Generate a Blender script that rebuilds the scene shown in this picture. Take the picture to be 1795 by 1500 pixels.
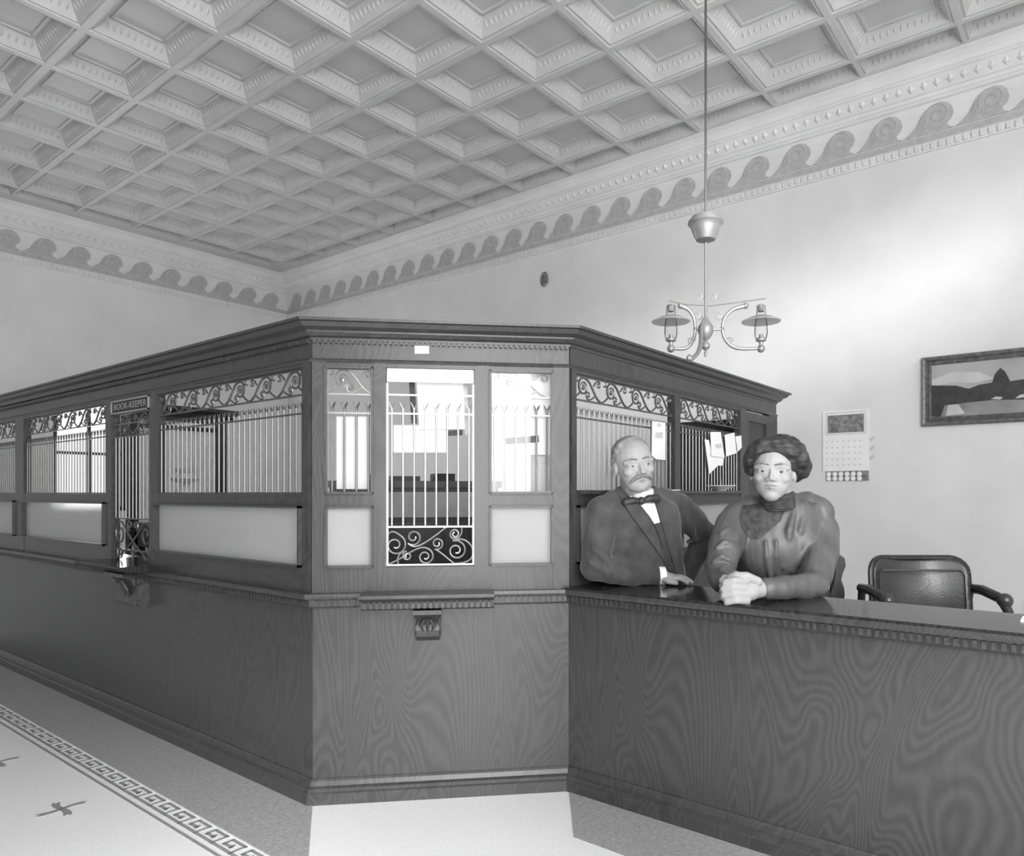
import bpy, bmesh, math, random
from mathutils import Matrix, Vector, Quaternion, noise
from mathutils.bvhtree import BVHTree
from math import sin, cos, pi, radians, sqrt, atan2
random.seed(7)
for o in list(bpy.data.objects): bpy.data.objects.remove(o)
scn = bpy.context.scene
col = scn.collection

# ------------------------------------------------------------------ camera, light, exposure
S = 0.85                      # one design unit = 0.85 m
CAMH, FPX, CX, HY, YAW = 1.55, 1245.4, 981.3, 864.1, radians(37.2456)
cam = bpy.data.cameras.new('camera'); cam_o = bpy.data.objects.new('camera', cam); col.objects.link(cam_o)
cam_o.location = (0, 0, CAMH*S); cam_o.rotation_euler = (pi/2, 0, -(pi/2-YAW))
cam.sensor_width = 36; cam.lens = FPX/1795*36
cam.shift_x = (897.5-CX)/1795; cam.shift_y = (HY-750)/1795
cam.clip_start = 0.02; cam.clip_end = 200
scn.camera = cam_o
scn.view_settings.view_transform = 'Standard'; scn.view_settings.look = 'None'
scn.view_settings.gamma = 1.0; scn.view_settings.use_curve_mapping = False
scn.view_settings.exposure = 0.38
world = bpy.data.worlds.new('daylight'); scn.world = world; world.use_nodes = True
world.node_tree.nodes['Background'].inputs['Color'].default_value = (1, 1, 1, 1)
world.node_tree.nodes['Background'].inputs['Strength'].default_value = 1.6

def lamp(name, kind, loc, d, energy, size=None, size_y=None, angle=None):
    l = bpy.data.lights.new(name, kind); l.energy = energy
    if kind == 'AREA':
        l.shape = 'RECTANGLE'; l.size = size*S; l.size_y = size_y*S
    if angle is not None: l.angle = radians(angle)
    o = bpy.data.objects.new(name, l); col.objects.link(o)
    o.location = Vector(loc)*S
    o.rotation_euler = Vector(d).to_track_quat('-Z', 'Y').to_euler()
    return o
# room envelope (design units): right wall XR, back wall YB, street wall YF, side wall XL, ceiling ZC
XR, YB, YF, XL, ZC = 6.88, 11.10, -2.6, -2.6, 5.20
WIN_FRONT = [(-0.4, 1.5), (2.3, 4.2)]      # street windows (x ranges)
lamp('sun', 'SUN', (0, -6, 8), (0.75, 1.25, -0.36), 2.9, angle=12)
for i, (x0, x1) in enumerate(WIN_FRONT):
    lamp('street_window_daylight', 'AREA', ((x0+x1)/2, YF+0.04, 2.6), (0, 1, 0), (190, 10)[i], x1-x0-0.1, 3.6)
lamp('corner_door_daylight', 'AREA', (-1.55, -1.55, 2.5), (1, 1, 0), 120, 1.8, 4.2)
lamp('back_window_daylight', 'AREA', (3.9, YB-0.06, 2.1), (0, -1, 0), 35, 0.8, 1.5)

# ------------------------------------------------------------------ helpers
def view_ray(px, py):
    r = (px-CX)/FPX; u = (HY-py)/FPX; s, c = sin(YAW), cos(YAW)
    return Vector((r*s+c, -r*c+s, u))
def pt(px, py, D):             # a point at depth D in front of the lens
    return view_ray(px, py)*D + Vector((0, 0, CAMH))

class MB:
    def __init__(s): s.v = []; s.f = []; s.m = []; s.mi = 0
    def add(s, vs, fs, M=None):
        b = len(s.v)
        for v in vs:
            v = Vector(v); s.v.append(M @ v if M else v)
        for f in fs: s.f.append([b+i for i in f]); s.m.append(s.mi)
    def box(s, x0, x1, y0, y1, z0, z1, M=None):
        s.add([(x0,y0,z0),(x1,y0,z0),(x1,y1,z0),(x0,y1,z0),(x0,y0,z1),(x1,y0,z1),(x1,y1,z1),(x0,y1,z1)],
              [(3,2,1,0),(4,5,6,7),(0,1,5,4),(1,2,6,5),(2,3,7,6),(3,0,4,7)], M)
    def prism(s, poly, a, b, M=None, axis='y'):   # poly in (x,z), extruded y a..b ; or axis z: poly (x,y)
        n = len(poly)
        if axis == 'y': vs = [(p[0], a, p[1]) for p in poly]+[(p[0], b, p[1]) for p in poly]
        else: vs = [(p[0], p[1], a) for p in poly]+[(p[0], p[1], b) for p in poly]
        fs = [list(range(n)), list(range(2*n-1, n-1, -1))]+[(i, i+n, (i+1) % n+n, (i+1) % n) for i in range(n)]
        s.add(vs, fs, M)
    def mould(s, prof, x0, x1, k0=0, k1=0):       # profile [(out,z)] closed against y=0 ; out is toward the public (-y)
        n = len(prof)
        vs = [(x0-k0*o, -o, z) for o, z in prof]+[(x1+k1*o, -o, z) for o, z in prof]
        fs = [list(range(n)), list(range(2*n-1, n-1, -1))]+[(i, i+n, (i+1) % n+n, (i+1) % n) for i in range(n)]
        s.add(vs, fs)
    def tube(s, pts, r, n=6, cap=True, flat=None):
        pts = [Vector(p) for p in pts]; N = len(pts)
        rs = r if isinstance(r, (list, tuple)) else [r]*N
        vs = []; fs = []
        up = Vector((0.13, 0.31, 0.94)).normalized(); pn = None
        for i, p in enumerate(pts):
            t = (pts[min(i+1, N-1)]-pts[max(i-1, 0)])
            t = t.normalized() if t.length > 1e-9 else Vector((0, 0, 1))
            if pn is None:
                a = up if abs(t.dot(up)) < .95 else Vector((1, 0, 0))
                pn = (a-t*a.dot(t)).normalized()
            else:
                pn = pn-t*pn.dot(t); pn = pn.normalized() if pn.length > 1e-6 else Vector((1, 0, 0))
            bn = t.cross(pn)
            for k in range(n):
                a = 2*pi*k/n; vs.append(p+(pn*cos(a)+bn*sin(a))*rs[i])
        for i in range(N-1):
            for k in range(n):
                fs.append((i*n+k, i*n+(k+1) % n, (i+1)*n+(k+1) % n, (i+1)*n+k))
        if cap: fs.append(list(range(n-1, -1, -1))); fs.append([(N-1)*n+k for k in range(n)])
        s.add(vs, fs)
    def lathe(s, prof, n=20, M=None):             # profile [(r,z)]
        vs = []; fs = []; N = len(prof)
        for r, z in prof:
            for k in range(n): vs.append((r*cos(2*pi*k/n), r*sin(2*pi*k/n), z))
        for i in range(N-1):
            for k in range(n): fs.append((i*n+k, i*n+(k+1) % n, (i+1)*n+(k+1) % n, (i+1)*n+k))
        fs.append(list(range(n-1, -1, -1))); fs.append([(N-1)*n+k for k in range(n)])
        s.add(vs, fs, M)
    def ball(s, c, r, n=14, m=9, R=None):         # ellipsoid, r scalar or triple
        r = (r, r, r) if not isinstance(r, (tuple, list)) else r
        vs = [Vector((0, 0, -r[2]))]; fs = []
        for j in range(1, m):
            a = -pi/2+pi*j/m
            for k in range(n): vs.append(Vector((r[0]*cos(a)*cos(2*pi*k/n), r[1]*cos(a)*sin(2*pi*k/n), r[2]*sin(a))))
        vs.append(Vector((0, 0, r[2])))
        for k in range(n):
            fs.append((0, 1+(k+1) % n, 1+k)); fs.append((len(vs)-1, 1+(m-2)*n+k, 1+(m-2)*n+(k+1) % n))
        for j in range(m-2):
            for k in range(n): fs.append((1+j*n+k, 1+j*n+(k+1) % n, 1+(j+1)*n+(k+1) % n, 1+(j+1)*n+k))
        M = Matrix.Translation(Vector(c))
        if R is not None: M = M @ R.to_4x4()
        s.add(vs, fs, M)
    def limb(s, pts, rs, n=12):                   # tapered chain with round joints
        pts = [Vector(p) for p in pts]
        for i, p in enumerate(pts): s.ball(p, rs[i], n, 8)
        for i in range(len(pts)-1): s.tube([pts[i], pts[i+1]], [rs[i], rs[i+1]], n)
    def loft(s, rings, n=24, rot=0):              # rings (center, rx, ry) horizontal ellipses in x,y
        vs = []; fs = []; RM = Matrix.Rotation(radians(rot), 3, 'Z')
        if len(rings) > 3:                            # Catmull-Rom between the given rings
            q = [tuple(c)+(rx, ry) for c, rx, ry in rings]; q = [q[0]]+q+[q[-1]]; new = []
            for i in range(1, len(q)-2):
                for j in range(5):
                    t = j/5; new.append([.5*(2*b_+(c_-a_)*t+(2*a_-5*b_+4*c_-d_)*t*t+(3*b_-a_-3*c_+d_)*t**3) for a_, b_, c_, d_ in zip(q[i-1], q[i], q[i+1], q[i+2])])
            new.append(list(q[-1])); rings = [(w_[:3], w_[3], w_[4]) for w_ in new]
        for c, rx, ry in rings:
            for k in range(n):
                a = 2*pi*k/n; ca, sa = cos(a), sin(a)
                e = 0.8
                vs.append(Vector(c)+RM @ Vector((rx*math.copysign(abs(ca)**e, ca), ry*math.copysign(abs(sa)**e, sa), 0)))
        for i in range(len(rings)-1):
            for k in range(n): fs.append((i*n+k, i*n+(k+1) % n, (i+1)*n+(k+1) % n, (i+1)*n+k))
        fs.append(list(range(n-1, -1, -1))); fs.append([(len(rings)-1)*n+k for k in range(n)])
        s.add(vs, fs)
    def mesh(s, name, mats, smooth=False):
        me = bpy.data.meshes.new(name)
        me.from_pydata([tuple(v*S) for v in s.v], [], s.f)
        for m in (mats if isinstance(mats, list) else [mats]): me.materials.append(m)
        for p, i in zip(me.polygons, s.m): p.material_index = i; p.use_smooth = smooth
        bm = bmesh.new(); bm.from_mesh(me); bmesh.ops.recalc_face_normals(bm, faces=bm.faces); bm.to_mesh(me); bm.free()
        if smooth:
            try: me.set_sharp_from_angle(angle=radians(42))
            except Exception: pass
        me.update(); return me
    def build(s, name, mats, parent=None, smooth=False, loc=None):
        return link(name, s.mesh(name, mats, smooth), parent, loc)
def link(name, me, parent=None, loc=None, rotz=0, rot=None, scale=None):
    o = bpy.data.objects.new(name, me); col.objects.link(o)
    if loc is not None: o.location = Vector(loc)*S
    if rot is not None: o.rotation_euler = rot
    elif rotz: o.rotation_euler = (0, 0, rotz)
    if scale is not None: o.scale = scale
    if parent: o.parent = parent
    return o
def tag(o, label=None, cat=None, group=None, kind=None):
    if label: o['label'] = label
    if cat: o['category'] = cat
    if group: o['group'] = group
    if kind: o['kind'] = kind
    return o
def empty(name, loc=(0, 0, 0), rotz=0):
    o = bpy.data.objects.new(name, None); col.objects.link(o); o.empty_display_size = .1
    o.location = Vector(loc)*S; o.rotation_euler = (0, 0, rotz); return o
def arc(c, r0, r1, a0, a1, n, y=0):               # flat spiral in x,z
    return [(c[0]+(r0+(r1-r0)*i/n)*cos(a0+(a1-a0)*i/n), y, c[1]+(r0+(r1-r0)*i/n)*sin(a0+(a1-a0)*i/n)) for i in range(n+1)]
def bez(p0, p1, p2, p3, n=8):
    out = []
    for i in range(n+1):
        t = i/n; u = 1-t
        out.append(tuple(u**3*a+3*u*u*t*b+3*u*t*t*c+t**3*d for a, b, c, d in zip(p0, p1, p2, p3)))
    return out

# ------------------------------------------------------------------ materials (all grey: the print is monochrome)
def mat(name, g, rough=.5, spec=.5, metal=0, noise_amt=0, nscale=8, stretch=(1, 1, 1), bump=0, bscale=40, coat=0, trans=0, detail=4, sheen=0):
    m = bpy.data.materials.new(name); m.use_nodes = True
    nt = m.node_tree; b = nt.nodes['Principled BSDF']
    b.inputs['Base Color'].default_value = (g, g, g, 1); b.inputs['Roughness'].default_value = rough
    b.inputs['Metallic'].default_value = metal; b.inputs['Specular IOR Level'].default_value = spec
    b.inputs['Coat Weight'].default_value = coat; b.inputs['Coat Roughness'].default_value = .08
    if sheen: b.inputs['Sheen Weight'].default_value = sheen
    tc = nt.nodes.new('ShaderNodeTexCoord'); mp = nt.nodes.new('ShaderNodeMapping'); mp.inputs['Scale'].default_value = stretch
    nt.links.new(tc.outputs['Object'], mp.inputs['Vector'])
    if noise_amt:
        n = nt.nodes.new('ShaderNodeTexNoise'); n.inputs['Scale'].default_value = nscale; n.inputs['Detail'].default_value = detail
        nt.links.new(mp.outputs['Vector'], n.inputs['Vector'])
        r = nt.nodes.new('ShaderNodeValToRGB')
        lo, hi = g*(1-noise_amt), min(1, g*(1+noise_amt))
        r.color_ramp.elements[0].color = (lo, lo, lo, 1); r.color_ramp.elements[1].color = (hi, hi, hi, 1)
        r.color_ramp.elements[0].position = .3; r.color_ramp.elements[1].position = .7
        nt.links.new(n.outputs['Fac'], r.inputs['Fac']); nt.links.new(r.outputs['Color'], b.inputs['Base Color'])
    if bump:
        n2 = nt.nodes.new('ShaderNodeTexNoise'); n2.inputs['Scale'].default_value = bscale; n2.inputs['Detail'].default_value = 3
        nt.links.new(mp.outputs['Vector'], n2.inputs['Vector'])
        bp = nt.nodes.new('ShaderNodeBump'); bp.inputs['Strength'].default_value = bump; bp.inputs['Distance'].default_value = .01
        nt.links.new(n2.outputs['Fac'], bp.inputs['Height']); nt.links.new(bp.outputs['Normal'], b.inputs['Normal'])
    return m
def wood(name, g, rough, amt=.5, flake=True, coat=0.0):
    """quarter-sawn oak: wavy figure crossing a fine vertical grain"""
    m = bpy.data.materials.new(name); m.use_nodes = True
    nt = m.node_tree; b = nt.nodes['Principled BSDF']; N = nt.nodes.new; L = nt.links.new
    tc = N('ShaderNodeTexCoord'); mp = N('ShaderNodeMapping'); mp.inputs['Scale'].default_value = (1.3, 1.3, .45); L(tc.outputs['Object'], mp.inputs['Vector'])
    nz = N('ShaderNodeTexNoise'); nz.inputs['Scale'].default_value = 1.6; nz.inputs['Detail'].default_value = 2; nz.inputs['Distortion'].default_value = .6; L(mp.outputs['Vector'], nz.inputs['Vector'])
    ml = N('ShaderNodeMath'); ml.operation = 'MULTIPLY'; ml.inputs[1].default_value = 300 if flake else 90; L(nz.outputs['Fac'], ml.inputs[0])
    sn = N('ShaderNodeMath'); sn.operation = 'SINE'; L(ml.outputs[0], sn.inputs[0])
    mp2 = N('ShaderNodeMapping'); mp2.inputs['Scale'].default_value = (55, 55, 14); mp2.inputs['Rotation'].default_value = (0, radians(12), 0); L(tc.outputs['Object'], mp2.inputs['Vector'])
    fg = N('ShaderNodeTexNoise'); fg.inputs['Scale'].default_value = 1; fg.inputs['Detail'].default_value = 4; L(mp2.outputs['Vector'], fg.inputs['Vector'])
    mr = N('ShaderNodeMath'); mr.operation = 'MULTIPLY_ADD'; mr.inputs[1].default_value = .22; mr.inputs[2].default_value = .22; L(sn.outputs[0], mr.inputs[0])
    mx = N('ShaderNodeMath'); mx.operation = 'MULTIPLY_ADD'; L(fg.outputs['Fac'], mx.inputs[0]); mx.inputs[1].default_value = .6; L(mr.outputs[0], mx.inputs[2])
    cr = N('ShaderNodeValToRGB'); lo, hi = g*(1-amt), g*(1+amt)
    cr.color_ramp.elements[0].color = (lo, lo, lo, 1); cr.color_ramp.elements[1].color = (hi, hi, hi, 1)
    cr.color_ramp.elements[0].position = .2; cr.color_ramp.elements[1].position = .8
    L(mx.outputs[0], cr.inputs['Fac']); L(cr.outputs['Color'], b.inputs['Base Color'])
    rr = N('ShaderNodeMapRange'); rr.inputs['To Min'].default_value = rough-.02; rr.inputs['To Max'].default_value = rough+.04; L(mx.outputs[0], rr.inputs['Value']); L(rr.outputs[0], b.inputs['Roughness'])
    bp = N('ShaderNodeBump'); bp.inputs['Strength'].default_value = .035; bp.inputs['Distance'].default_value = .004; L(mx.outputs[0], bp.inputs['Height']); L(bp.outputs['Normal'], b.inputs['Normal'])
    b.inputs['Specular IOR Level'].default_value = .5; b.inputs['Coat Weight'].default_value = coat
    return m
def glass(name, tint=.95, ior=1.5):
    m = bpy.data.materials.new(name); m.use_nodes = True; nt = m.node_tree; N = nt.nodes.new; L = nt.links.new
    nt.nodes.remove(nt.nodes['Principled BSDF']); out = nt.nodes['Material Output']
    t = N('ShaderNodeBsdfTransparent'); t.inputs['Color'].default_value = (tint, tint, tint, 1)
    g = N('ShaderNodeBsdfGlossy'); g.inputs['Roughness'].default_value = .03
    f = N('ShaderNodeFresnel'); f.inputs['IOR'].default_value = ior; mx = N('ShaderNodeMixShader')
    L(f.outputs[0], mx.inputs[0]); L(t.outputs[0], mx.inputs[1]); L(g.outputs[0], mx.inputs[2]); L(mx.outputs[0], out.inputs[0])
    return m
def frosted(name, g, clear=.25):
    m = bpy.data.materials.new(name); m.use_nodes = True; nt = m.node_tree; N = nt.nodes.new; L = nt.links.new
    b = nt.nodes['Principled BSDF']; out = nt.nodes['Material Output']
    b.inputs['Base Color'].default_value = (g, g, g, 1); b.inputs['Roughness'].default_value = .35
    t = N('ShaderNodeBsdfTranslucent'); t.inputs['Color'].default_value = (g, g, g, 1)
    r = N('ShaderNodeBsdfRefraction'); r.inputs['Roughness'].default_value = .35; r.inputs['IOR'].default_value = 1.02; r.inputs['Color'].default_value = (.95, .95, .95, 1)
    a = N('ShaderNodeMixShader'); a.inputs[0].default_value = .45; c = N('ShaderNodeMixShader'); c.inputs[0].default_value = clear
    L(b.outputs[0], a.inputs[1]); L(t.outputs[0], a.inputs[2]); L(a.outputs[0], c.inputs[1]); L(r.outputs[0], c.inputs[2]); L(c.outputs[0], out.inputs[0])
    return m
M_wall = mat('painted_plaster', .72, .75, .25, noise_amt=.05, nscale=2.5, bump=.05, bscale=60)
M_tin = mat('painted_tin', .54, .5, .4, noise_amt=.06, nscale=3)
M_cornice = mat('cornice_paint', .72, .5, .4, noise_amt=.05, nscale=4)
M_wave = mat('wave_paint', .46, .5, .4, noise_amt=.1, nscale=20)
M_walldark = mat('low_bounce_wall', .25, .6, .3, noise_amt=.1, nscale=3)  # dark tone given to the unseen left wall to cut bounced light
M_oak = wood('varnished_oak', .050, .30, .24)
M_oaktop = wood('polished_oak_top', .026, .10, .4); M_oaktop.node_tree.nodes['Principled BSDF'].inputs['Specular IOR Level'].default_value = .14
M_oakdark = wood('dark_oak', .028, .35, .4)
M_iron = mat('bronze_grille', .16, .38, .5, metal=.7)
M_brass = mat('pale_brass', .40, .35, .5, metal=.6); M_lampbrass = mat('lamp_brass', .30, .42, .5, metal=.4); M_chimney = glass('lamp_glass', .97, 1.12)
M_frost = frosted('frosted_glass', .66)
M_glass = glass('clear_glass')
M_floor = mat('white_mosaic', .86, .28, .5, noise_amt=.06, nscale=90)
M_band = mat('grey_mosaic', .36, .28, .5, noise_amt=.2, nscale=60)
M_key = mat('key_mosaic', .30, .3, .5, noise_amt=.1, nscale=60)
M_paper = mat('white_paper', .85, .7, .3, noise_amt=.03, nscale=10)
M_greypaper = mat('grey_paper', .55, .7, .3, noise_amt=.1, nscale=8)
M_print = mat('printed_grey', .22, .7, .3, noise_amt=.5, nscale=30)
M_black = mat('black_card', .05, .6, .3)
M_gold = mat('dull_gilt', .13, .4, .5, metal=.2, noise_amt=.4, nscale=30)
M_leather = mat('black_leather', .045, .28, .6, bump=.1, bscale=120)
M_skin = mat('skin', .36, .55, .35, noise_amt=.05, nscale=12)
M_skin2 = mat('skin_pale', .35, .55, .35, noise_amt=.04, nscale=12)
M_suit = mat('wool_suit', .065, .9, .2, noise_amt=.3, nscale=12, bump=.7, bscale=11, sheen=.2)
M_vest = mat('dark_wool', .055, .9, .2, noise_amt=.2, nscale=14, bump=.2, bscale=30)
M_satin = mat('satin_blouse', .10, .42, .5, noise_amt=.25, nscale=5, stretch=(3, 3, .8), bump=.5, bscale=7)
M_lace = mat('dark_lace', .05, .7, .4, noise_amt=.5, nscale=40, bump=.3, bscale=70)
M_hairw = mat('dark_hair', .035, .5, .4, noise_amt=.5, nscale=30, stretch=(1, 1, 2), bump=.5, bscale=40)
M_hairm = mat('grey_hair', .24, .6, .4, noise_amt=.3, nscale=40, bump=.4, bscale=60)
M_must = mat('grizzled_moustache', .20, .7, .3, noise_amt=.4, nscale=60, bump=.4, bscale=80)
M_linen = mat('white_linen', .82, .7, .3)
M_bow = mat('black_silk', .03, .5, .5)
M_eye = mat('eye_white', .30, .25, .5); M_iris = mat('iris', .05, .2, .5); M_brow = mat('brow_hair', .15, .8, .2); M_lip = mat('lip', .22, .5, .4)
M_cream = mat('cream_enamel', .72, .4, .5)

# ------------------------------------------------------------------ room shell
mb = MB(); mb.box(XL-.2, XR+.2, YF-.2, YB+.2, -.12, 0); floor = mb.build('floor', M_floor); tag(floor, 'white mosaic floor with grey border in front of the bank counter', kind='structure')
mb = MB(); mb.box(XR, XR+.2, YF-.2, YB+.2, 0, ZC+.35); w = mb.build('wall_right', M_wall); tag(w, 'long pale plaster wall on the right', kind='structure')
def holed_wall(name, M, L, H, holes, label, t=.2):     # wall in local x,z, thickness +y, rectangular openings
    mb = MB(); xs = sorted({0, L, *[h[0] for h in holes], *[h[1] for h in holes]}); zs = sorted({0, H, *[h[2] for h in holes], *[h[3] for h in holes]})
    for i in range(len(xs)-1):
        for j in range(len(zs)-1):
            xm, zm = (xs[i]+xs[i+1])/2, (zs[j]+zs[j+1])/2
            if any(h[0] < xm < h[1] and h[2] < zm < h[3] for h in holes): continue
            mb.box(xs[i], xs[i+1], 0, t, zs[j], zs[j+1], M)
    o = mb.build(name, M_wall); tag(o, label, kind='structure'); return o
def frame_M(ox, oy, ang): return Matrix.Translation((ox, oy, 0)) @ Matrix.Rotation(ang, 4, 'Z')
# back wall (faces -y): local x = +X
BWIN = (3.45, 4.35, 1.3, 2.9)
holed_wall('wall_back', frame_M(XL-.2, YB, 0), XR-XL+.4, ZC+.35, [(BWIN[0]-XL+.2, BWIN[1]-XL+.2, BWIN[2], BWIN[3])], 'pale plaster back wall behind the teller cage')
def window(name, M, x0, x1, z0, z1, label, nx=2, nz=2):
    r = empty(name); tag(r, label, kind='structure')
    mb = MB(); f = .06
    for a, b, c, d in [(x0, x1, z0, z0+f), (x0, x1, z1-f, z1), (x0, x0+f, z0, z1), (x1-f, x1, z0, z1)]: mb.box(a, b, .05, .13, c, d, M)
    for i in range(1, nx): x = x0+(x1-x0)*i/nx; mb.box(x-.02, x+.02, .07, .11, z0, z1, M)
    for i in range(1, nz): z = z0+(z1-z0)*i/nz; mb.box(x0, x1, .07, .11, z-.02, z+.02, M)
    mb.build('window_frame', M_oakdark, r)
    for i in range(nx):
        for j in range(nz):
            p = MB(); p.box(x0+(x1-x0)*i/nx+.02, x0+(x1-x0)*(i+1)/nx-.02, .088, .092, z0+(z1-z0)*j/nz+.02, z0+(z1-z0)*(j+1)/nz-.02, M); p.build('pane', M_glass, r)
    return r
window('window_1', frame_M(XL-.2, YB, 0), BWIN[0]-XL+.2, BWIN[1]-XL+.2, BWIN[2], BWIN[3], 'bright window in the back wall seen through the grille')
# street wall (faces +y): local x = -X
MF = frame_M(XR+.2, YF, pi); HX = lambda x: XR+.2-x
fh = [(HX(b), HX(a), 1.10, 1.70) for a, b in WIN_FRONT]+[(HX(5.0), HX(0.6), 4.12, 5.0)]  # unseen openings, sized to shape the sun patches inside
holed_wall('wall_front', MF, XR+.2+.6, ZC+.35, fh, 'street wall behind the camera with window slots shaped for the sun')
for i, (a, b) in enumerate(WIN_FRONT): window('window_%d' % (i+2), MF, HX(b), HX(a), 1.10, 1.70, 'unseen street window slot behind the camera, sized to limit the sun', 2, 1)
ca = sqrt(8)
MC = frame_M(-.6, YF, radians(135)); holed_wall('wall_corner', MC, ca, ZC+.35, [(.12, 1.5, .25, 1.95)], 'chamfered corner wall with the glazed entrance')
wl = holed_wall('wall_left', frame_M(XL, -.6, pi/2), YB+.8, ZC+.35, [], 'unseen left wall darkened to cut bounced light'); wl.data.materials[0] = M_walldark

cl = MB(); cl.lathe([(.36, 0), (.36, .14), (.30, .20), (.33, .25), (.27, .32), (.235, 4.55), (.28, 4.62), (.27, 4.70), (.36, 4.95), (.40, 5.0), (.40, ZC+.02)], 28, Matrix.Translation((1.42, -.74, 0)))
tag(cl.build('shade_column', M_cornice, None, True), 'unseen round column standing behind the camera', kind='structure')  # unseen pillar added to throw soft shade on the lower right wall
# floor inlay: grey field along the counters, key border, crosses
a1, b1, a2, b2 = 2.087, 3.143, 3.004, 2.226
LF = (a2-a1)*sqrt(2)
T = .0025
def inlay(name, poly, m=M_band, t=T):
    p = MB(); p.prism(poly, 0, t, axis='z'); return p.build(name, m, floor)
inlay('border_band', [(a1, 9.4), (1.668, 9.4), (1.668, 2.55), (a1, b1)])
inlay('border_band', [(a2, b2), (a2-.42, b2-.34), (a2-.42, -1.5), (a2, -1.5)])
inlay('border_line', [(1.540, 9.4), (1.526, 9.4), (1.526, 2.3), (1.540, 2.3)], M_key)
kp = .155; key = MB(); w_ = .085; x0 = 0
def kb(u0, u1, v0, v1): key.box(v0, v1, u0, u1, 0, T)
t_ = .016                                            # one meander unit: u along the border, v across it
kb(0, t_, 0, w_); kb(0, .118, w_-t_, w_); kb(.102, .118, .030, w_); kb(.050, .118, .030, .030+t_); kb(.050, .050+t_, .030, .058); kb(0, kp, 0, t_)
kme = key.mesh('key_unit', M_key)
y = 2.35
while y < 9.2: link('key_unit', kme, floor, (1.566, y, 0)); y += kp
inlay('border_line', [(1.663, 9.4), (1.655, 9.4), (1.655, 2.45), (1.663, 2.5)], M_floor, T*1.2)
cr = MB()
for i in range(4):
    Mx = Matrix.Rotation(pi/2*i, 4, 'Z')
    cr.prism([(-.009, 0), (.009, 0), (.012, .035), (.030, .075), (.014, .068), (.010, .085), (-.004, .068), (-.010, .035)], 0, T, Mx, axis='z')
crm = cr.mesh('cross_motif', M_key)
for x, yy in [(1.295, 4.055), (1.295, 5.05), (.80, 4.55), (.80, 3.55), (1.295, 6.05), (.8, 5.55), (1.295, 3.06)]: link('cross_motif', crm, floor, (x, yy, 0), radians(8), scale=(1.3, 1.3, 1))

# ceiling: slab, coffers, cornice
mb = MB(); mb.box(XL-.2, XR+.2, YF-.2, YB+.2, ZC+.18, ZC+.35)
GX0, GX1, PX = .13, 6.25, .68; GY0, PY, NR = -.699, .783, 14; GY1 = GY0+PY*NR
mb.box(XL, GX0, YF, YB, ZC-.01, ZC+.18); mb.box(GX0, XR, YF, GY0, ZC-.01, ZC+.18)
mb.box(6.55, XR, GY0, YB, ZC-.012, ZC+.18); mb.box(GX0, 6.55, GY1+.30, YB, ZC-.012, ZC+.18)
ceil = mb.build('ceiling', M_tin); tag(ceil, 'pressed tin ceiling of deep square coffers with beaded edges', kind='structure')
def coffer(sx, sy, k=1.0):
    m = MB(); hx, hy = sx/2, sy/2
    rings = [(0, .02), (0, -.020), (.026, -.020), (.031, -.004), (.046, -.004), (.052, -.011), (.060, .002), (.125, .104), (.138, .104), (.143, .092), (.160, .092), (.165, .106)]
    rings = [(i*k, z) for i, z in rings]
    vs = []; fs = []
    for i, z in rings: vs += [(-hx+i, -hy+i, z), (hx-i, -hy+i, z), (hx-i, hy-i, z), (-hx+i, hy-i, z)]
    for r in range(len(rings)-1):
        for q in range(4): fs.append((r*4+q, r*4+(q+1) % 4, r*4+4+(q+1) % 4, r*4+4+q))
    e = (len(rings)-1)*4; fs.append((e, e+1, e+2, e+3)); m.add(vs, fs)
    i0, z0, i1, z1 = .068*k, .016, .118*k, .092            # egg relief on the sloping sides
    for side in range(4):
        Lh = (hx if side % 2 == 0 else hy); n = max(2, int((2*Lh-.20*k)/.050))
        for j in range(n):
            t = (j+.5)/n*2-1; u = t*(Lh-(i0+i1)/2-.02)
            a, b = (hy if side % 2 == 0 else hx), 0
            ci, cz = (i0+i1)/2, (z0+z1)/2; lu = .015; li = (i1-i0)*.40; lz = (z1-z0)*.40; nn = .012
            P = [(u-lu, ci, cz), (u, ci-li, cz-lz), (u+lu, ci, cz), (u, ci+li, cz+lz), (u, ci+nn*.8, cz-nn*.55)]
            def tr(p):
                x, i, z = p
                return [(x, -hy+i, z), (hx-i, x, z), (-x, hy-i, z), (-hx+i, -x, z)][side]
            m.add([tr(p) for p in P], [(0, 1, 4), (1, 2, 4), (2, 3, 4), (3, 0, 4)])
    return m
cm = coffer(PX, PY).mesh('coffer', M_tin); cmr = coffer(.30, PY, .62).mesh('coffer_half', M_tin); cmb = coffer(PX, .30, .62).mesh('coffer_half', M_tin)
ncol = int(round((GX1-GX0)/PX))
for i in range(ncol):
    for j in range(NR): link('coffer', cm, ceil, (GX0+PX*(i+.5), GY0+PY*(j+.5), ZC))
for j in range(NR): link('edge_coffer', cmr, ceil, (GX1+.15, GY0+PY*(j+.5), ZC))
for i in range(ncol): link('edge_coffer', cmb, ceil, (GX0+PX*(i+.5), GY1+.15, ZC))
cb = MB(); cb.box(GX1, 6.55, GY1, GY1+.30, ZC-.01, ZC+.05); cb.build('corner_block', M_tin, ceil)
CP = [(0, 4.52), (.022, 4.52), (.022, 4.60), (.012, 4.61), (.012, 4.665), (.020, 4.67), (.022, 4.76), (.030, 4.86), (.045, 4.925), (.070, 4.935), (.070, 4.955), (.085, 4.96), (.10, 4.985), (.115, 4.99), (.195, 5.075), (.21, 5.08), (.21, 5.10),
      (.225, 5.105), (.245, 5.135), (.275, 5.16), (.31, 5.175), (.335, 5.19), (.335, 5.21), (0, 5.21)]
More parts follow.
